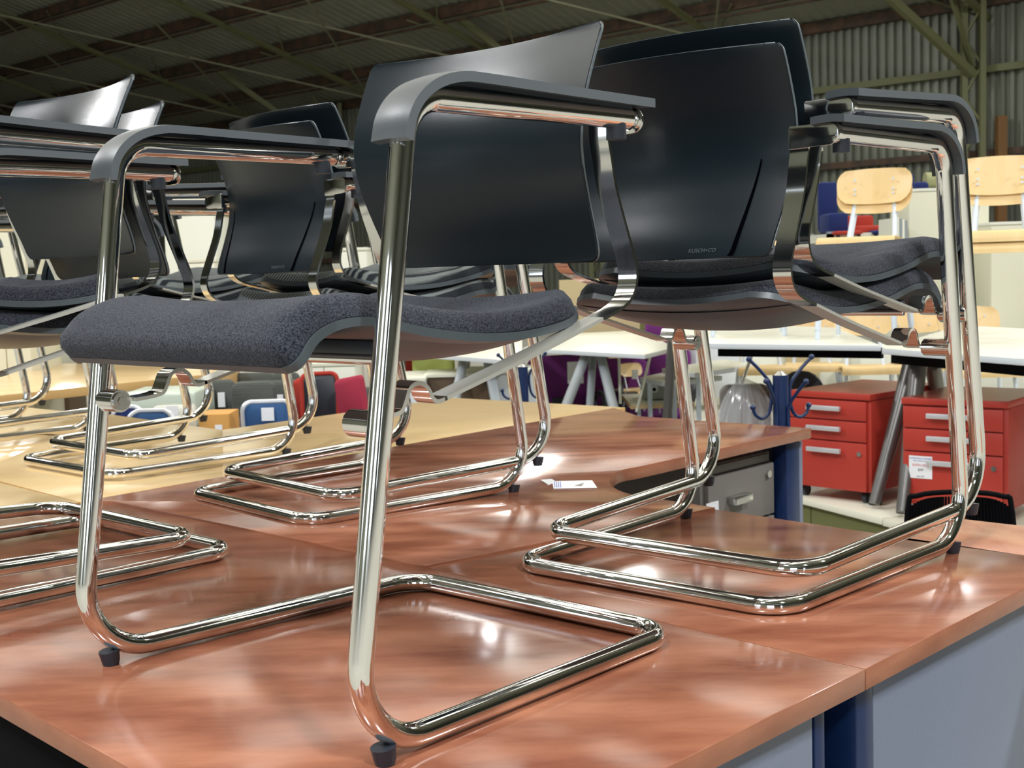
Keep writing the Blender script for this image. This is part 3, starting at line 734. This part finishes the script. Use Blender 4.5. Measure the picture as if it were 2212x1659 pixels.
pedestal('left red steel drawer unit with three silver handles on the white platform', pl, a1, (pr-pl-Vector((0,0,0))).xy.length, .62, .445, False)
pl2, pr2 = G(1950,1086,.185), G(2176,1107,.185); a2 = math.atan2((pr2-pl2).y, (pr2-pl2).x); pl2.z = .129
pedestal('right red steel drawer unit with a white price tag on its front', pl2, a2, (pr2-pl2).xy.length, .55, .455, True)

# plywood school chairs
def school_chair():
    t = thing('school_chair', 'x', 'chair')
    prof = spline([(.205,.395),(.200,.425),(.17,.445),(.05,.440),(-.08,.428),(-.17,.432)], 4)
    ribbon('seat', [(c.x,c.y) for c in prof], -.19, .19, .010, PLY, t, ny=4, taper=lambda f: 1-.10*f)
    vs = []; fs = []; nx, nz = 14, 8
    for side in (0,1):
        for i in range(nz+1):
            f = i/nz; z = .62+.165*f
            for j in range(nx+1):
                uu = -1+2*j/nx; k = (abs(2*f-1))**3.2
                h = .192*(1-.22*k)-.012*(1-f); x = -.20-.05*f-.028*(1-uu*uu)
                zz = z + (0 if 0 < i < nz else 0)
                vs.append((x+.0045*(1 if side else -1), uu*h, zz-(.5-f)*.016*(1-uu*uu)))
    cols = nx+1; N = (nz+1)*cols
    for i in range(nz):
        for j in range(nx):
            a = i*cols+j; fs += [[a,a+1,a+cols+1,a+cols],[a+N,a+N+cols,a+N+cols+1,a+N+1]]
        a = i*cols; fs.append([a,a+cols,a+cols+N,a+N]); a += nx; fs.append([a,a+N,a+cols+N,a+cols])
    for j in range(nx): fs.append([j,j+N,j+1+N,j+1]); a = nz*cols+j; fs.append([a,a+1,a+1+N,a+N])
    b = obj('backrest', vs, fs, PLY, t); angle_smooth(b, 50)
    for y in (-.095,.095):
        for z in (.665,.735):
            q = MB(); q.tube([(-.226,y,z),(-.219,y,z)], .006, 10); q.build('rivet', WPAINT, b, smooth=40)
    for s in (1,-1):
        q = MB(); q.tube([(.15,s*.155,.42),(.20,s*.185,0)], .0125, 12); l = q.build('leg', WPAINT, t, smooth=40)
        q = MB(); q.tube([(-.13,s*.155,.42),(-.22,s*.185,0)], .0125, 12); q.build('leg', WPAINT, t, smooth=40)
        q = MB(); q.tube(fillet([(.15,s*.155,.418),(-.15,s*.115,.412),(-.290,s*.090,.735)], .05, 6), .012, 12); q.build('back_post', WPAINT, t, smooth=40)
    q = MB(); q.box((-.10,-.155,.405),(-.075,.155,.42)); q.box((.10,-.155,.405),(.125,.155,.42)); q.build('seat_rail', WPAINT, t)
    return t
sc = school_chair(); first = [True]
def sch(x, y, z, rz, label, group=None, s=1.0):
    if first[0]:
        first[0] = False; c = sc; c.location = (x,y,z); c.rotation_euler = (0,0,rz); c['label'] = label
        if group: c['group'] = group
    else: c = dup(sc, (x,y,z), rz, label, group)
    c.scale = (s,s,s); return c
def sch_stack(px, depth, rz, n, lab, group, dz=.048):
    x = (px-1106)/CAM_F*depth
    for k in range(n):
        sch(x-math.cos(rz)*.0*k, depth, zt+dz*(n-1-k) if 0 else zt+dz*k, rz, ('lowest' if k == 0 else 'topmost')+' plywood chair of the stack '+lab, group)
sch_stack(1872, 6.35, R(-118), 2, 'standing on the white table left of the two', 'plywood chair stack on the left white table')
sch_stack(2165, 5.75, R(-110), 2, 'standing on the white table at the right edge', 'plywood chair stack on the right white table')
sch_stack(1620, 6.9, R(-100), 2, 'mostly hidden behind the right-hand armchairs', 'plywood chair stack behind the armchairs')
# row of plywood chairs on the platform beyond
for i, (px, d, rz) in enumerate([(1655,8.2,-95),(1760,8.3,-100),(1880,8.0,-97),(2000,8.1,-92),(2120,7.6,-94)]):
    sch((px-1106)/CAM_F*d, d, .13, R(rz), ['leftmost plywood chair of the row seen beneath the white tables','second plywood chair from the left in the row beneath the white tables','third plywood chair from the left in the row beneath the white tables','fourth plywood chair from the left in the row beneath the white tables','rightmost plywood chair of the row beneath the white tables'][i], 'row of plywood chairs beneath the white tables')
for i, (px, py_, d) in enumerate([(1352,0,9.2),(1385,0,9.0)]):
    sch((px-1106)/CAM_F*d, d, .13, R(-60), ['small plywood child chair standing behind its twin beside the grey table','small plywood child chair with a white tag beside the grey table'][i], 'two small plywood chairs', .52)
c_ = AT(1372,808,8.93)
tag(box('price_tag', (c_.x-.022,8.93,c_.z-.035), (c_.x+.022,8.933,c_.z+.03), PAPER), 'white price tag on the small plywood child chair', 'tag')
low_board('white low platform behind the right-hand white tables', 2.4, 4.6, 7.1, 9.0, .128)

# tables with grey tubular legs, centre
z7 = .72
def T(px, py): return G(px, py, z7)
table('table', 'white table on grey splayed round legs, centre right of the foreground chair', [T(1130,752), T(1393,766), T(1457,750), T(1385,713), T(1200,722)], z7, WHITE, WEDGE,
      [(T(1270,757)+Vector((0,.15,-.03)), AT(1212,905,7.3), .030, .030, GREYLEG), (T(1288,757)+Vector((0,.3,-.03)), AT(1272,910,7.7), .024, .024, GREYLEG), (T(1300,757)+Vector((0,.15,-.03)), AT(1335,920,7.3), .030, .030, GREYLEG)])
table('table', 'white table with grey splayed legs, directly below the flat bar of the foreground chair', [T(903,763), T(1082,777), T(1128,770), T(1128,712), T(1050,722)], z7, WHITE, WEDGE,
      [(T(1000,768)+Vector((0,.15,-.03)), AT(975,905,7.3), .030, .030, GREYLEG), (T(1052,770)+Vector((0,.15,-.03)), AT(1078,905,7.3), .030, .030, GREYLEG)])
table('table', 'long thin white table top in the distance, left of centre', [G(845,748,.74), G(1010,737,.74), G(1130,715,.74), G(860,730,.74)], .74, WHITE, WEDGE,
      [(G(870,747,.71), AT(870,900,8.6), .02, .02, GREYLEG), (G(1010,737,.71), AT(1010,900,9.2), .02, .02, GREYLEG)])
def rbox(name, label, cat, px, pyb, pyt, wpx, depth, dd, m, rz=0, bevel=.004, **k):
    """an upright box whose front spans pixel columns px..px+wpx; rows pyt..pyb at that depth"""
    a = AT(px, pyb, depth); b = AT(px+wpx, pyt, depth)
    o = box(name, (0,0,0), (b.x-a.x, dd, b.z-max(a.z,0)), m, None, bevel)
    o.location = (a.x, depth, max(a.z,0)); o.rotation_euler = (0,0,rz)
    return tag(o, label, cat, **k)
def cab(name, label, cat, px, pyt, wpx, depth, dd, m, mtop=None, doors=0, md=None, rz=0):
    a = AT(px, pyt, depth); b = AT(px+wpx, pyt, depth); W_ = b.x-a.x; H = a.z
    t = thing(name, label, cat, (a.x,depth,0), rz)
    box('carcass', (0,.01,0), (W_,dd,H-.025), m, t, .003); box('cabinet_top', (-.006,-.004,H-.024), (W_+.006,dd,H), mtop or m, t, .002)
    for i in range(doors):
        w_ = W_/doors; d = box('door', (i*w_+.004,-.004,.05), ((i+1)*w_-.004,.012,H-.03), md or m, t, .002)
        box('handle', ((i+1)*w_-.05,-.014,H*.55), ((i+1)*w_-.035,-.004,H*.66), ALU, d, .002)
    return t
cab('credenza', 'white credenza with a dark open front below the foreground chair bar', 'cabinet', 918, 808, 150, 7.9, .35, BROWN, WHITE)
cab('credenza', 'pale white low cabinet just left of the dark open credenza', 'cabinet', 848, 818, 69, 7.7, .55, WEDGE, WHITE, 1)
cab('side_cabinet', 'light grey cabinet end beside the navy coat stand', 'cabinet', 1012, 802, 150, 7.95, .40, WEDGE, CREAM2, 1)
# coat stands
def coat_stand(px, pytop, depth, r, label, hk):
    a = AT(px, pytop, depth); t = thing('coat_stand', label, 'coat stand', (a.x,depth,0)); H = a.z
    q = MB(); q.tube([(0,0,.03),(0,0,H)], r, 24); q.build('pole', NAVY, t, smooth=40)
    q = MB(); q.tube([(0,0,H),(0,0,H+r*.25),(0,0,H+r*.5)], r*.9, 20, True, r*.3); q.build('cap', STEEL, t, smooth=40)
    q = MB(); q.tube([(0,0,0),(0,0,.03)], .22, 32, True, .20); q.build('base', NAVY, t, smooth=40)
    for k, (dx, dy, dz) in enumerate(hk):
        g = r+.008
        path = spline([(dx*.112,dy*.112,H+.058+dz),(dx*.070,dy*.070,H+.015+dz),(dx*g,dy*g,H-.035+dz),(dx*g,dy*g,H-.10+dz),(dx*(g+.012),dy*(g+.012),H-.135+dz),(dx*(g+.035),dy*(g+.035),H-.148+dz),(dx*(g+.058),dy*(g+.058),H-.132+dz),(dx*(g+.065),dy*(g+.065),H-.108+dz)], 6)
        q = MB(); q.tube(path, r*.22, 10); h = q.build('hook', NAVY, t, smooth=40)
        for e in (path[0], path[-1]):
            bm = bmesh.new(); bmesh.ops.create_icosphere(bm, subdivisions=2, radius=r*.38); me = bpy.data.meshes.new('hook_knob'); bm.to_mesh(me); bm.free()
            for p in me.polygons: p.use_smooth = True
            link('hook_knob', me, NAVY, h, e)
    return t
coat_stand(1686, 810, 4.4, .027, 'navy steel coat stand with curved hooks left of the red drawer units', [(-.98,-.1,0),(.98,.1,0),(-.6,-.8,-.07),(.6,-.8,-.075)])
coat_stand(1128, 792, 6.0, .026, 'navy coat stand with hooks between the grey legged tables', [(-.98,-.1,0),(.98,.1,0),(.1,.98,0)])

# upholstered swivel chairs
def office_chair(name, label, px, pyt, depth, wd, bh, mb, ms, rz=0, arms=False, tagpos=None, rim=None, tilt=.08, group=None, corner=.07):
    a = AT(px, pyt, depth); t = thing(name, label, 'chair', (a.x,depth,0), rz, group); H = a.z
    def pad(nm, w_, h_, z0, m, y, th=.05):
        pts = round_poly([Vector((-w_/2,0,0)),Vector((w_/2,0,0)),Vector((w_/2,h_,0)),Vector((-w_/2,h_,0))], [corner]*4, 5)
        q = MB(); n = len(pts); vs = []
        for k, (off, sc_) in enumerate([(0,.93),(th*.3,1),(th*.8,1),(th,.93)]):
            for p in pts:
                x = p.x*sc_; zz = (p.y-h_/2)*sc_+h_/2; cur = .035*(1-(2*x/w_)**2)
                vs.append((x, y+off+cur+(z0+zz-H)*-tilt, z0+zz))
        fs = [list(range(n))]+[[3*n+i for i in range(n)][::-1]]
        for k in range(3): fs += [[k*n+i,k*n+(i+1)%n,(k+1)*n+(i+1)%n,(k+1)*n+i] for i in range(n)]
        q.add(vs, fs); return q.build(nm, m, t, smooth=60)
    bz = H-bh; sh = max(.05, bz-.06)
    b = pad('backrest', wd, bh, bz, mb, .0)
    if rim:
        pts = round_poly([Vector((-wd/2,0,0)),Vector((wd/2,0,0)),Vector((wd/2,bh,0)),Vector((-wd/2,bh,0))], [corner]*4, 5)
        q = MB(); q.tube([(p.x, .012+.03*(1-(2*p.x/wd)**2)+(p.y-bh)*-tilt, bz+p.y) for p in pts]+[(pts[0].x, .012+(pts[0].y-bh)*-tilt, bz+pts[0].y)], .011, 8); q.build('piping', rim, b, smooth=40)
    q = MB(); pts = round_poly([Vector((-wd/2,-.42,0)),Vector((wd/2,-.42,0)),Vector((wd/2,.04,0)),Vector((-wd/2,.04,0))], [.08]*4, 5)
    q.prism([(p.x,p.y) for p in pts], sh-.06, sh); q.build('seat', ms, t, bevel=.015)
    q = MB(); q.box((-.04,.02,sh-.05),(.04,.045,bz+.1)); q.build('back_bracket', RUBBER, t)
    q = MB(); q.tube([(0,-.2,.04),(0,-.2,sh-.05)], .025, 12); q.build('gas_column', RUBBER, t, smooth=40)
    for k in range(5):
        q = MB(); an = 2*PI*k/5; q.bar((0,-.2,.07),(math.cos(an)*.27,-.2+math.sin(an)*.27,.045), .04,.025); q.build('base_arm', RUBBER, t)
    if arms:
        for s in (1,-1):
            q = MB(); q.tube(spline([(s*wd*.5,.02,sh+.02),(s*(wd*.5+.04),-.02,sh+.15),(s*(wd*.5+.04),-.12,sh+.2),(s*(wd*.5+.03),-.28,sh+.16),(s*wd*.5,-.3,sh-.02)],5), .017, 10); q.build('armrest', RUBBER, t, smooth=40)
    if tagpos:
        tx_, tz_, tw, th_ = tagpos
        box('price_tag', (tx_-tw/2,-.012,H-tz_-th_), (tx_+tw/2,-.008,H-tz_), PAPER, t, mtx=None)
    return t
W3 = [0,0,0]
for i, (px, pyt, d, wd) in enumerate([(1205,768,9.0,.44),(1262,770,9.4,.42),(1340,775,9.2,.44),(1425,745,9.3,.44)]):
    office_chair('visitor_chair', ['leftmost purple office chair under the grey legged table','second purple office chair from the left behind the grey table legs','purple office chair behind the right grey table leg','rightmost purple office chair beside the chrome legs'][i], px, pyt, d, wd, .40, PURPLE, PURPLE, rz=R([12,-20,8,-12][i]), arms=True, corner=.09, group='purple chairs beneath the grey legged table')
c_ = AT(1243,805,8.8); tag(box('sign_card', (c_.x-.055,8.8,c_.z-.075), (c_.x+.055,8.803,c_.z+.075), PAPER, None), 'white price card hanging in front of the purple chairs', 'card')
office_chair('visitor_chair', 'purple chair back standing above the white table edge at centre', 1436, 672, 9.9, .3, .42, PURPLE, PURPLE, arms=False)
office_chair('visitor_chair', 'bright red upholstered chair half hidden by the foreground chair leg', 905, 740, 9.8, .42, .34, REDF, REDF, rz=R(-15))
office_chair('visitor_chair', 'lime green upholstered chair with a dark slot next to the red one', 932, 750, 8.9, .30, .34, LIME, LIME, rz=R(-12), corner=.05)
office_chair('visitor_chair', 'dark red upholstered chair immediately right of the near chrome leg', 866, 738, 9.2, .28, .36, REDF, RUBBER, rz=R(10), arms=True)
# left background chairs
Ld = 6.4
office_chair('task_chair', 'grey mesh task chair with a white tag at the left of the mesh row', 472, 822, 6.5, .16, .30, MESHG, RUBBER, rz=R(10), arms=True, tagpos=(.01,.06,.035,.075), corner=.03, group='grey mesh task chairs')
office_chair('task_chair', 'wide grey ribbed mesh task chair in the middle of the mesh row', 545, 825, 6.3, .22, .32, MESHG, RUBBER, arms=True, corner=.04, group='grey mesh task chairs')
office_chair('task_chair', 'grey mesh task chair with a tall white tag at the right of the mesh row', 606, 823, 6.7, .18, .32, MESHG, RUBBER, rz=R(-8), tagpos=(-.01,.07,.045,.09), corner=.03, group='grey mesh task chairs')
office_chair('task_chair', 'grey mesh task chair in the second row behind, left one', 545, 806, 7.6, .26, .3, MESHG, RUBBER, corner=.04, group='grey mesh task chairs behind')
office_chair('task_chair', 'grey mesh task chair in the second row behind, right one', 610, 806, 7.8, .2, .3, MESHG, RUBBER, corner=.04, group='grey mesh task chairs behind')
office_chair('task_chair', 'black chair back with a red rim between the mesh chairs and the maroon chair', 690, 808, 6.2, .17, .36, RUBBER, REDF, rz=R(14), rim=REDF, corner=.03)
office_chair('task_chair', 'black chair with an orange red side left of the red rimmed one', 655, 818, 6.5, .13, .34, REDF, RUBBER, rz=R(-14), corner=.03)
_m = office_chair('task_chair', 'maroon upholstered chair back leaning to the left, left of the near chrome leg', 745, 812, 6.0, .145, .34, MAROON, RUBBER, rz=R(-18), corner=.025, tilt=-.1)
_m.rotation_euler = (0,R(-10),R(-18)); _m.location.x += .125
office_chair('task_chair', 'dark grey mesh chair behind the maroon one', 790, 838, 6.6, .18, .3, MESHG, RUBBER, rz=R(8), arms=True, corner=.04)
office_chair('visitor_chair', 'steel blue visitor chair with grey rim and a large white tag', 575, 869, 5.35, .205, .26, BLUE2, BLUE2, rim=ALU, tagpos=(.006,.022,.052,.055), corner=.035)
office_chair('visitor_chair', 'steel blue visitor chair back with pale rim, low at the left behind the far base', 322, 889, 5.3, .19, .24, BLUE2, BLUE2, rim=ALU, corner=.05)
office_chair('visitor_chair', 'dark blue chair back with a red chair beside it, leftmost of the blue ones', 272, 881, 5.7, .13, .24, BLUEF, REDF, rim=ALU, corner=.04)
def carton(px, pyt, pyb, wpx, d, label, m):
    a = AT(px, pyt, d); b = AT(px+wpx, pyb, d); t = thing('carton', label, 'box', (a.x,d,0))
    H = a.z; box('carton_body', (0,0,0), (b.x-a.x,.2,H), m, t, .003); 
    box('carton_label', (b.x-a.x-.06,-.002,H-.075), (b.x-a.x-.03,.0,H-.045), PAPER, t); return t
carton(428, 896, 930, 68, 5.35, 'orange cardboard carton with a white sticker left of the blue visitor chair', CARD)
rbox('partition_screen', 'pale white partition behind the low blue chair backs', 'panel', 330, 930, 872, 92, 5.6, .03, CREAM2, bevel=.02)
rbox('partition_screen', 'pale green glass-topped display case left of the mesh chairs', 'case', 262, 930, 846, 160, 6.1, .4, mat('pale_green_case',(.55,.62,.52),.3), bevel=.02)
box_tag = rbox('price_tag', 'white price tag on the pale partition', 'tag', 360, 900, 876, 24, 5.59, .004, PAPER, bevel=0)
cab('side_cabinet', 'maple drawer cabinet beneath the front edge of the foreground seat', 'cabinet', 378, 802, 100, 7.2, .5, MAPLEE, MAPLE, 1)
cab('side_cabinet', 'white cabinet behind the mesh chairs under the foreground seat', 'cabinet', 470, 778, 120, 8.6, .5, CREAM2, WHITE, 2)
cab('side_cabinet', 'white cabinet between the mesh chairs and the near chrome leg', 'cabinet', 632, 786, 135, 8.3, .5, CREAM2, WHITE, 2)
cab('equipment_cabinet', 'black equipment cabinet at the far left with a green light', 'cabinet', 92, 712, 46, 9.2, .4, BROWN, BLK)
c_ = AT(104,757,9.17); tag(box('indicator_light', (c_.x-.012,9.16,c_.z-.06), (c_.x+.03,9.18,c_.z+.10), GREENG, None, .004), 'green indicator light on the black equipment cabinet', 'light')
cab('side_cabinet', 'olive beige cabinet at the far left beyond the long maple desk', 'cabinet', 28, 712, 60, 9.0, .4, TAN, TAN, 1)
rbox('post', 'white square post right of the black equipment cabinet', 'post', 129, 790, 640, 22, 9.2, .06, CREAM2)
# far upper left: cream cupboard with flat stand-ins for chair arms
t = cab('storage_cupboard', 'cream storage cupboard with wooden top in the gap left of the middle armchairs', 'cupboard', 352, 459, 112, 8.8, .5, CREAM2, MAPLE, 1)
for k, (py, dx, lab) in enumerate([(446,0,'lowest'),(424,6,'middle'),(408,0,'topmost')]):
    a = AT(362+dx, py+11, 8.8); b = AT(462-dx, py, 8.8)
    o = box('arm_standin', (0,0,0), (b.x-a.x,.35,(b.z-a.z)*.8), [PAD,CREAM2,PAD][k], None, .006); o.location = (a.x,8.85,a.z)  # plain slab in place of distant chair arms
    tag(o, '%s flat slab standing in for a chair arm on the cream cupboard' % lab, 'chair arm', 'flat chair arm stand-ins on the cream cupboard')
t_ = bpy.data.objects
cab('storage_cupboard', 'white shelving unit at the far left edge seen between chrome legs', 'cupboard', -60, 470, 110, 7.6, .5, CREAM, CREAM2, 2)
cab('storage_cupboard', 'white low cupboard right of the middle armchairs seen through the gap', 'cupboard', 722, 536, 70, 9.5, .5, CREAM2, WHITE, 1)
cab('storage_cupboard', 'white cupboard below the cream one in the left gap', 'cupboard', 395, 560, 70, 8.2, .5, WHITE, WHITE, 1)
# right: cream cupboards with chairs on top
t = cab('storage_cupboard', 'tall cream cupboard behind the plywood chairs on the right', 'cupboard', 1962, 408, 175, 10.6, .5, CREAM, CREAM2, 1)
t = cab('storage_cupboard', 'second tall cream cupboard at the right edge', 'cupboard', 2140, 480, 190, 10.2, .5, CREAM, CREAM2, 1)
for i in range(4): rbox('folding_screen', 'thin %s panel leaning at the left side of the tall cream cupboard' % ['first white','second grey','third white','fourth grey'][i], 'panel', 1938+i*6, 760, 470+i*2, 4.4, 10.3, .5, [CREAM2,GREYLEG,CREAM2,GREYLEG][i], bevel=0)
def tub(px, pyt, wpx, hpx, d, m, label, grp=None):
    a = AT(px, pyt+hpx, d); b = AT(px+wpx, pyt, d); w_, h_ = b.x-a.x, b.z-a.z
    t = thing('upholstered_chair', label, 'chair', (a.x,d,a.z), 0, grp)
    box('backrest', (0,.28,0), (w_,.38,h_), m, t, .03); box('seat', (0,-.1,-.02), (w_,.3,h_*.35), m, t, .03)
    q = MB(); [q.box((x,y,-.06),(x+.03,y+.03,0)) for x in (.02,w_-.05) for y in (-.06,.3)]; q.build('feet', RUBBER, t); return t
def rack(px0, px1, pyt, d, label):
    a = AT(px0,pyt,d); b = AT(px1,pyt,d); t = thing('pallet_rack', label, 'rack', (a.x,d-.15,0)); L_ = b.x-a.x
    for x in (0,L_-.06):
        for y in (0,.8): box('upright', (x,y,0), (x+.06,y+.06,a.z+.02), GREYLEG, t)
    for z in (a.z, a.z-.55): box('shelf', (0,0,z-.08), (L_,.86,z), CREAM2, t)
    return t
rack(1780, 1940, 506, 12.5, 'storage rack carrying blue and red chairs behind the plywood chairs')
tub(1785, 388, 42, 112, 12.5, BLUEF, 'tall dark blue upholstered chair left of the upper plywood chair backs')
tub(1830, 462, 76, 40, 12.6, REDF, 'red upholstered chair seen through the gap of the plywood chair', 'stored red chairs')
tub(1880, 486, 40, 18, 12.4, BLUEF, 'small blue cushion seat lying below the red upholstered chair')
tub(1800, 490, 60, 14, 12.3, REDF, 'orange red seat at the bottom left of the plywood chair gap', 'stored red chairs')
tub(1968, 368, 32, 40, 10.7, BLUEF, 'dark blue chair back on top of the tall cream cupboard')
o = MB(); a = AT(2002,404,10.8); b = AT(2060,370,10.8); rr_ = (b.z-a.z)/2
o.tube([(0,0,0),((b.x-a.x)*.15,0,0),((b.x-a.x),0,0)], rr_, 20); o = o.build('bolster', OLCU, None, loc=(a.x,10.85,a.z+rr_), smooth=40)
tag(o, 'pale olive rolled bolster on top of the tall cream cupboard', 'bolster')
# partitions and clutter between
rbox('partition', 'olive green partition wall behind the white tables', 'partition', 1330, 860, 600, 285, 11.0, .06, OLIVE)
rbox('partition', 'tan fabric partition behind the flat bar of the foreground chair', 'partition', 1215, 860, 600, 165, 10.4, .06, TAN)
for i, (px, wp) in enumerate([(1612,86),(1700,70)]): rbox('partition', ['left tan fabric screen right of the olive partition','right tan fabric screen beside the olive partition'][i], 'partition', px, 860, 610, wp, 10.2-.3*i, .05, TAN, bevel=.02)
rbox('storage_box', 'white storage box under the tables behind the chrome legs', 'box', 1505, 860, 745, 92, 9.6, .4, WEDGE)
rbox('storage_box', 'cream wide storage box behind the coat stand', 'box', 1600, 850, 745, 250, 10.0, .4, CREAM2)
rbox('storage_box', 'cream wide storage box behind the dark conical legs', 'box', 1860, 850, 740, 400, 9.7, .4, CREAM2)
def flat_top(label, pts, z, m=WHITE): 
    P_ = [G(a,b,z) for a,b in pts]
    return table('folding_table', label, P_, z, m, WEDGE, [(P_[0]+(P_[2]-P_[0])*.12+Vector((0,0,-.02)), Vector(((P_[0]+(P_[2]-P_[0])*.12).x,(P_[0]+(P_[2]-P_[0])*.12).y,0)), .015,.015,WPAINT),(P_[1]+(P_[3]-P_[1])*.12+Vector((0,0,-.02)), Vector(((P_[1]+(P_[3]-P_[1])*.12).x,(P_[1]+(P_[3]-P_[1])*.12).y,0)), .015,.015,WPAINT)], .03)
flat_top('upper white folding table between the chrome legs and the coat stand', [(1430,796),(1500,806),(1640,786),(1560,776)], .58)
flat_top('lower white folding table next to the small plywood chairs', [(1382,815),(1440,826),(1560,812),(1440,803)], .52)
t = thing('projector', 'grey projector-like machine with a round black dial on the beige table', 'machine', (AT(1392,862,8.4).x,8.4,AT(1392,864,8.4).z))
a = AT(1392,864,8.4); b = AT(1470,824,8.4); W_, H_ = b.x-a.x, b.z-a.z
box('machine_body', (0,0,0), (W_,.25,H_), mat('grey_green_machine',(.36,.40,.36),.5), t, .006)
q = MB(); q.tube([(W_*.28,-.012,H_*.62),(W_*.28,.0,H_*.62)], .024, 20); d_ = q.build('dial', ALU, t, smooth=40)
q = MB(); q.tube([(W_*.27,-.016,H_*.6),(W_*.27,-.01,H_*.6)], .014, 5); q.build('dial_centre', BLK, d_)
q = MB(); 
for x0_,x1_,z0_,z1_ in ((.52,.85,.84,.86),(.52,.85,.5,.52),(.52,.535,.5,.86),(.835,.85,.5,.86)): q.box((W_*x0_,-.003,H_*z0_),(W_*x1_,.0,H_*z1_))
q.build('panel_frame', GREYLEG, t)
z_ = AT(1392,866,8.4).z
P_ = [G(1368,878,z_), G(1470,886,z_), G(1500,866,z_), G(1390,862,z_)]
table('side_table', 'beige side table under the grey machine', [Vector((AT(1362,866,8.2).x,8.2,0)), Vector((AT(1500,866,8.2).x,8.2,0)), Vector((AT(1500,866,8.2).x,8.9,0)), Vector((AT(1362,866,8.2).x,8.9,0))], z_, CREAM2, MAPLE,
      [(Vector((AT(1380,866,8.3).x,8.3,z_-.02)), Vector((AT(1380,866,8.3).x,8.3,0)), .012,.012,WPAINT), (Vector((AT(1480,866,8.3).x,8.3,z_-.02)), Vector((AT(1480,866,8.3).x,8.3,0)), .012,.012,WPAINT)], .03)
# thin wire legs of folding racks
for i, (x0, y0_, x1, y1_, d, lab) in enumerate([(1405,768,1375,890,8.0,'thin pale metal strut in front of the small plywood chairs'),(1337,772,1340,872,8.1,'bent white wire leg right of the grey table leg'),(1262,790,1230,876,8.1,'thin pale strut leaning between the grey table legs'),(1627,760,1575,905,6.9,'slanting steel strut left of the coat stand')]):
    a = AT(x0,y0_,d); b = AT(x1,y1_,d-.1); b.z = max(b.z,0)
    q = MB(); q.tube([Vector((0,0,0)), b-a], .009, 10); o = q.build('metal_strut', STEEL if i == 3 else CREAM2, None, loc=a, smooth=40); tag(o, lab, 'strut')
# film-wrapped chair
c_ = AT(1612,912,6.6)
t = thing('wrapped_chair', 'chair wrapped in crinkled clear plastic left of the navy coat stand', 'chair', (c_.x,6.6,0))
H0 = AT(1612,818,6.6).z
q = MB(); pts = round_poly([Vector((-.13,0,0)),Vector((.13,0,0)),Vector((.13,H0-.03-.12,0)),Vector((-.13,H0-.03-.12,0))],[.05]*4,5)
q.prism([(p.x,p.y) for p in pts], 0, .05); o = q.build('backrest', GREYDR, t, bevel=.01); o.rotation_euler = (R(90),0,0); o.location = (0,.05,.12)
q = MB(); q.box((-.14,-.12,.10),(.14,.16,.16)); q.build('seat', GREYDR, t, bevel=.02)
for sx in (-.1,.1):
    for sy in (-.08,.12): q = MB(); q.tube([(sx,sy,0),(sx,sy,.11)], .012, 8); q.build('leg', RUBBER, t, smooth=40)
vs = []; fs = []; na, nh = 144, 20
for i in range(nh+1):
    f = i/nh; z = H0*(1-(1-f)**1.0)
    rr_ = .155*math.sqrt(max(0,1-(f**3.2)))+.004+ .03*(1-f)
    for k in range(na):
        an = 2*PI*k/na; cr = 1+.16*mnoise.noise(Vector((math.cos(an)*4.2,math.sin(an)*4.2,z*2.5)))+.13*(1-.5*f)*mnoise.noise(Vector((math.cos(an)*16+f*2,math.sin(an)*16-f*2,z*3)))
        vs.append((math.cos(an)*rr_*cr, math.sin(an)*rr_*.75*cr, .01+z*.985))
for i in range(nh):
    for k in range(na): fs.append([i*na+k,i*na+(k+1)%na,(i+1)*na+(k+1)%na,(i+1)*na+k])
fs.append([nh*na+k for k in range(na)])
o = obj('plastic_film', vs, fs, FILM, t, smooth=True)
# black chairs
office_chair('visitor_chair', 'black rounded chair back behind the coat stand and left red drawer unit', 1735, 803, 6.5, .22, .3, RUBBER, RUBBER, corner=.10)
def mesh_chair():
    t = thing('mesh_chair', 'black ribbed mesh chair back rising behind the pale desk strip at the right', 'chair', (AT(2075,1060,3.3).x,3.3,0), R(-12))
    H = AT(2075,1066,3.3).z
    wb, wt = .30, .25; n = 34
    bz = H-.36
    for k in range(n):
        f = k/(n-1); x0 = -wb/2+wb*f; x1 = -wt/2+wt*f; top = H-.012-.03*(abs(2*f-1))**4
        q = MB(); q.bar((x0,0,bz),(x1,.02,top), .0042,.012); q.build('rib', BLK, t)
    q = MB(); pts = spline([(-wb/2,0,bz),(-wt/2-.005,.02,H-.05),(-wt/2+.02,.02,H-.01),(0,.0,H+.004),(wt/2-.02,.02,H-.01),(wt/2+.005,.02,H-.05),(wb/2,0,bz)],5); q.tube(pts,.007,8); q.build('back_frame', BLK, t, smooth=40)
    q = MB(); q.box((-.16,-.42,.30),(.16,.02,.36)); q.build('seat', RUBBER, t, bevel=.02)
    q = MB(); q.tube([(0,-.2,.03),(0,-.2,.3)], .025, 12); q.build('gas_column', RUBBER, t, smooth=40)
    for k in range(5):
        q = MB(); an = 2*PI*k/5; q.bar((0,-.2,.07),(math.cos(an)*.28,-.2+math.sin(an)*.28,.04), .04,.025); q.build('base_arm', RUBBER, t)
mesh_chair()
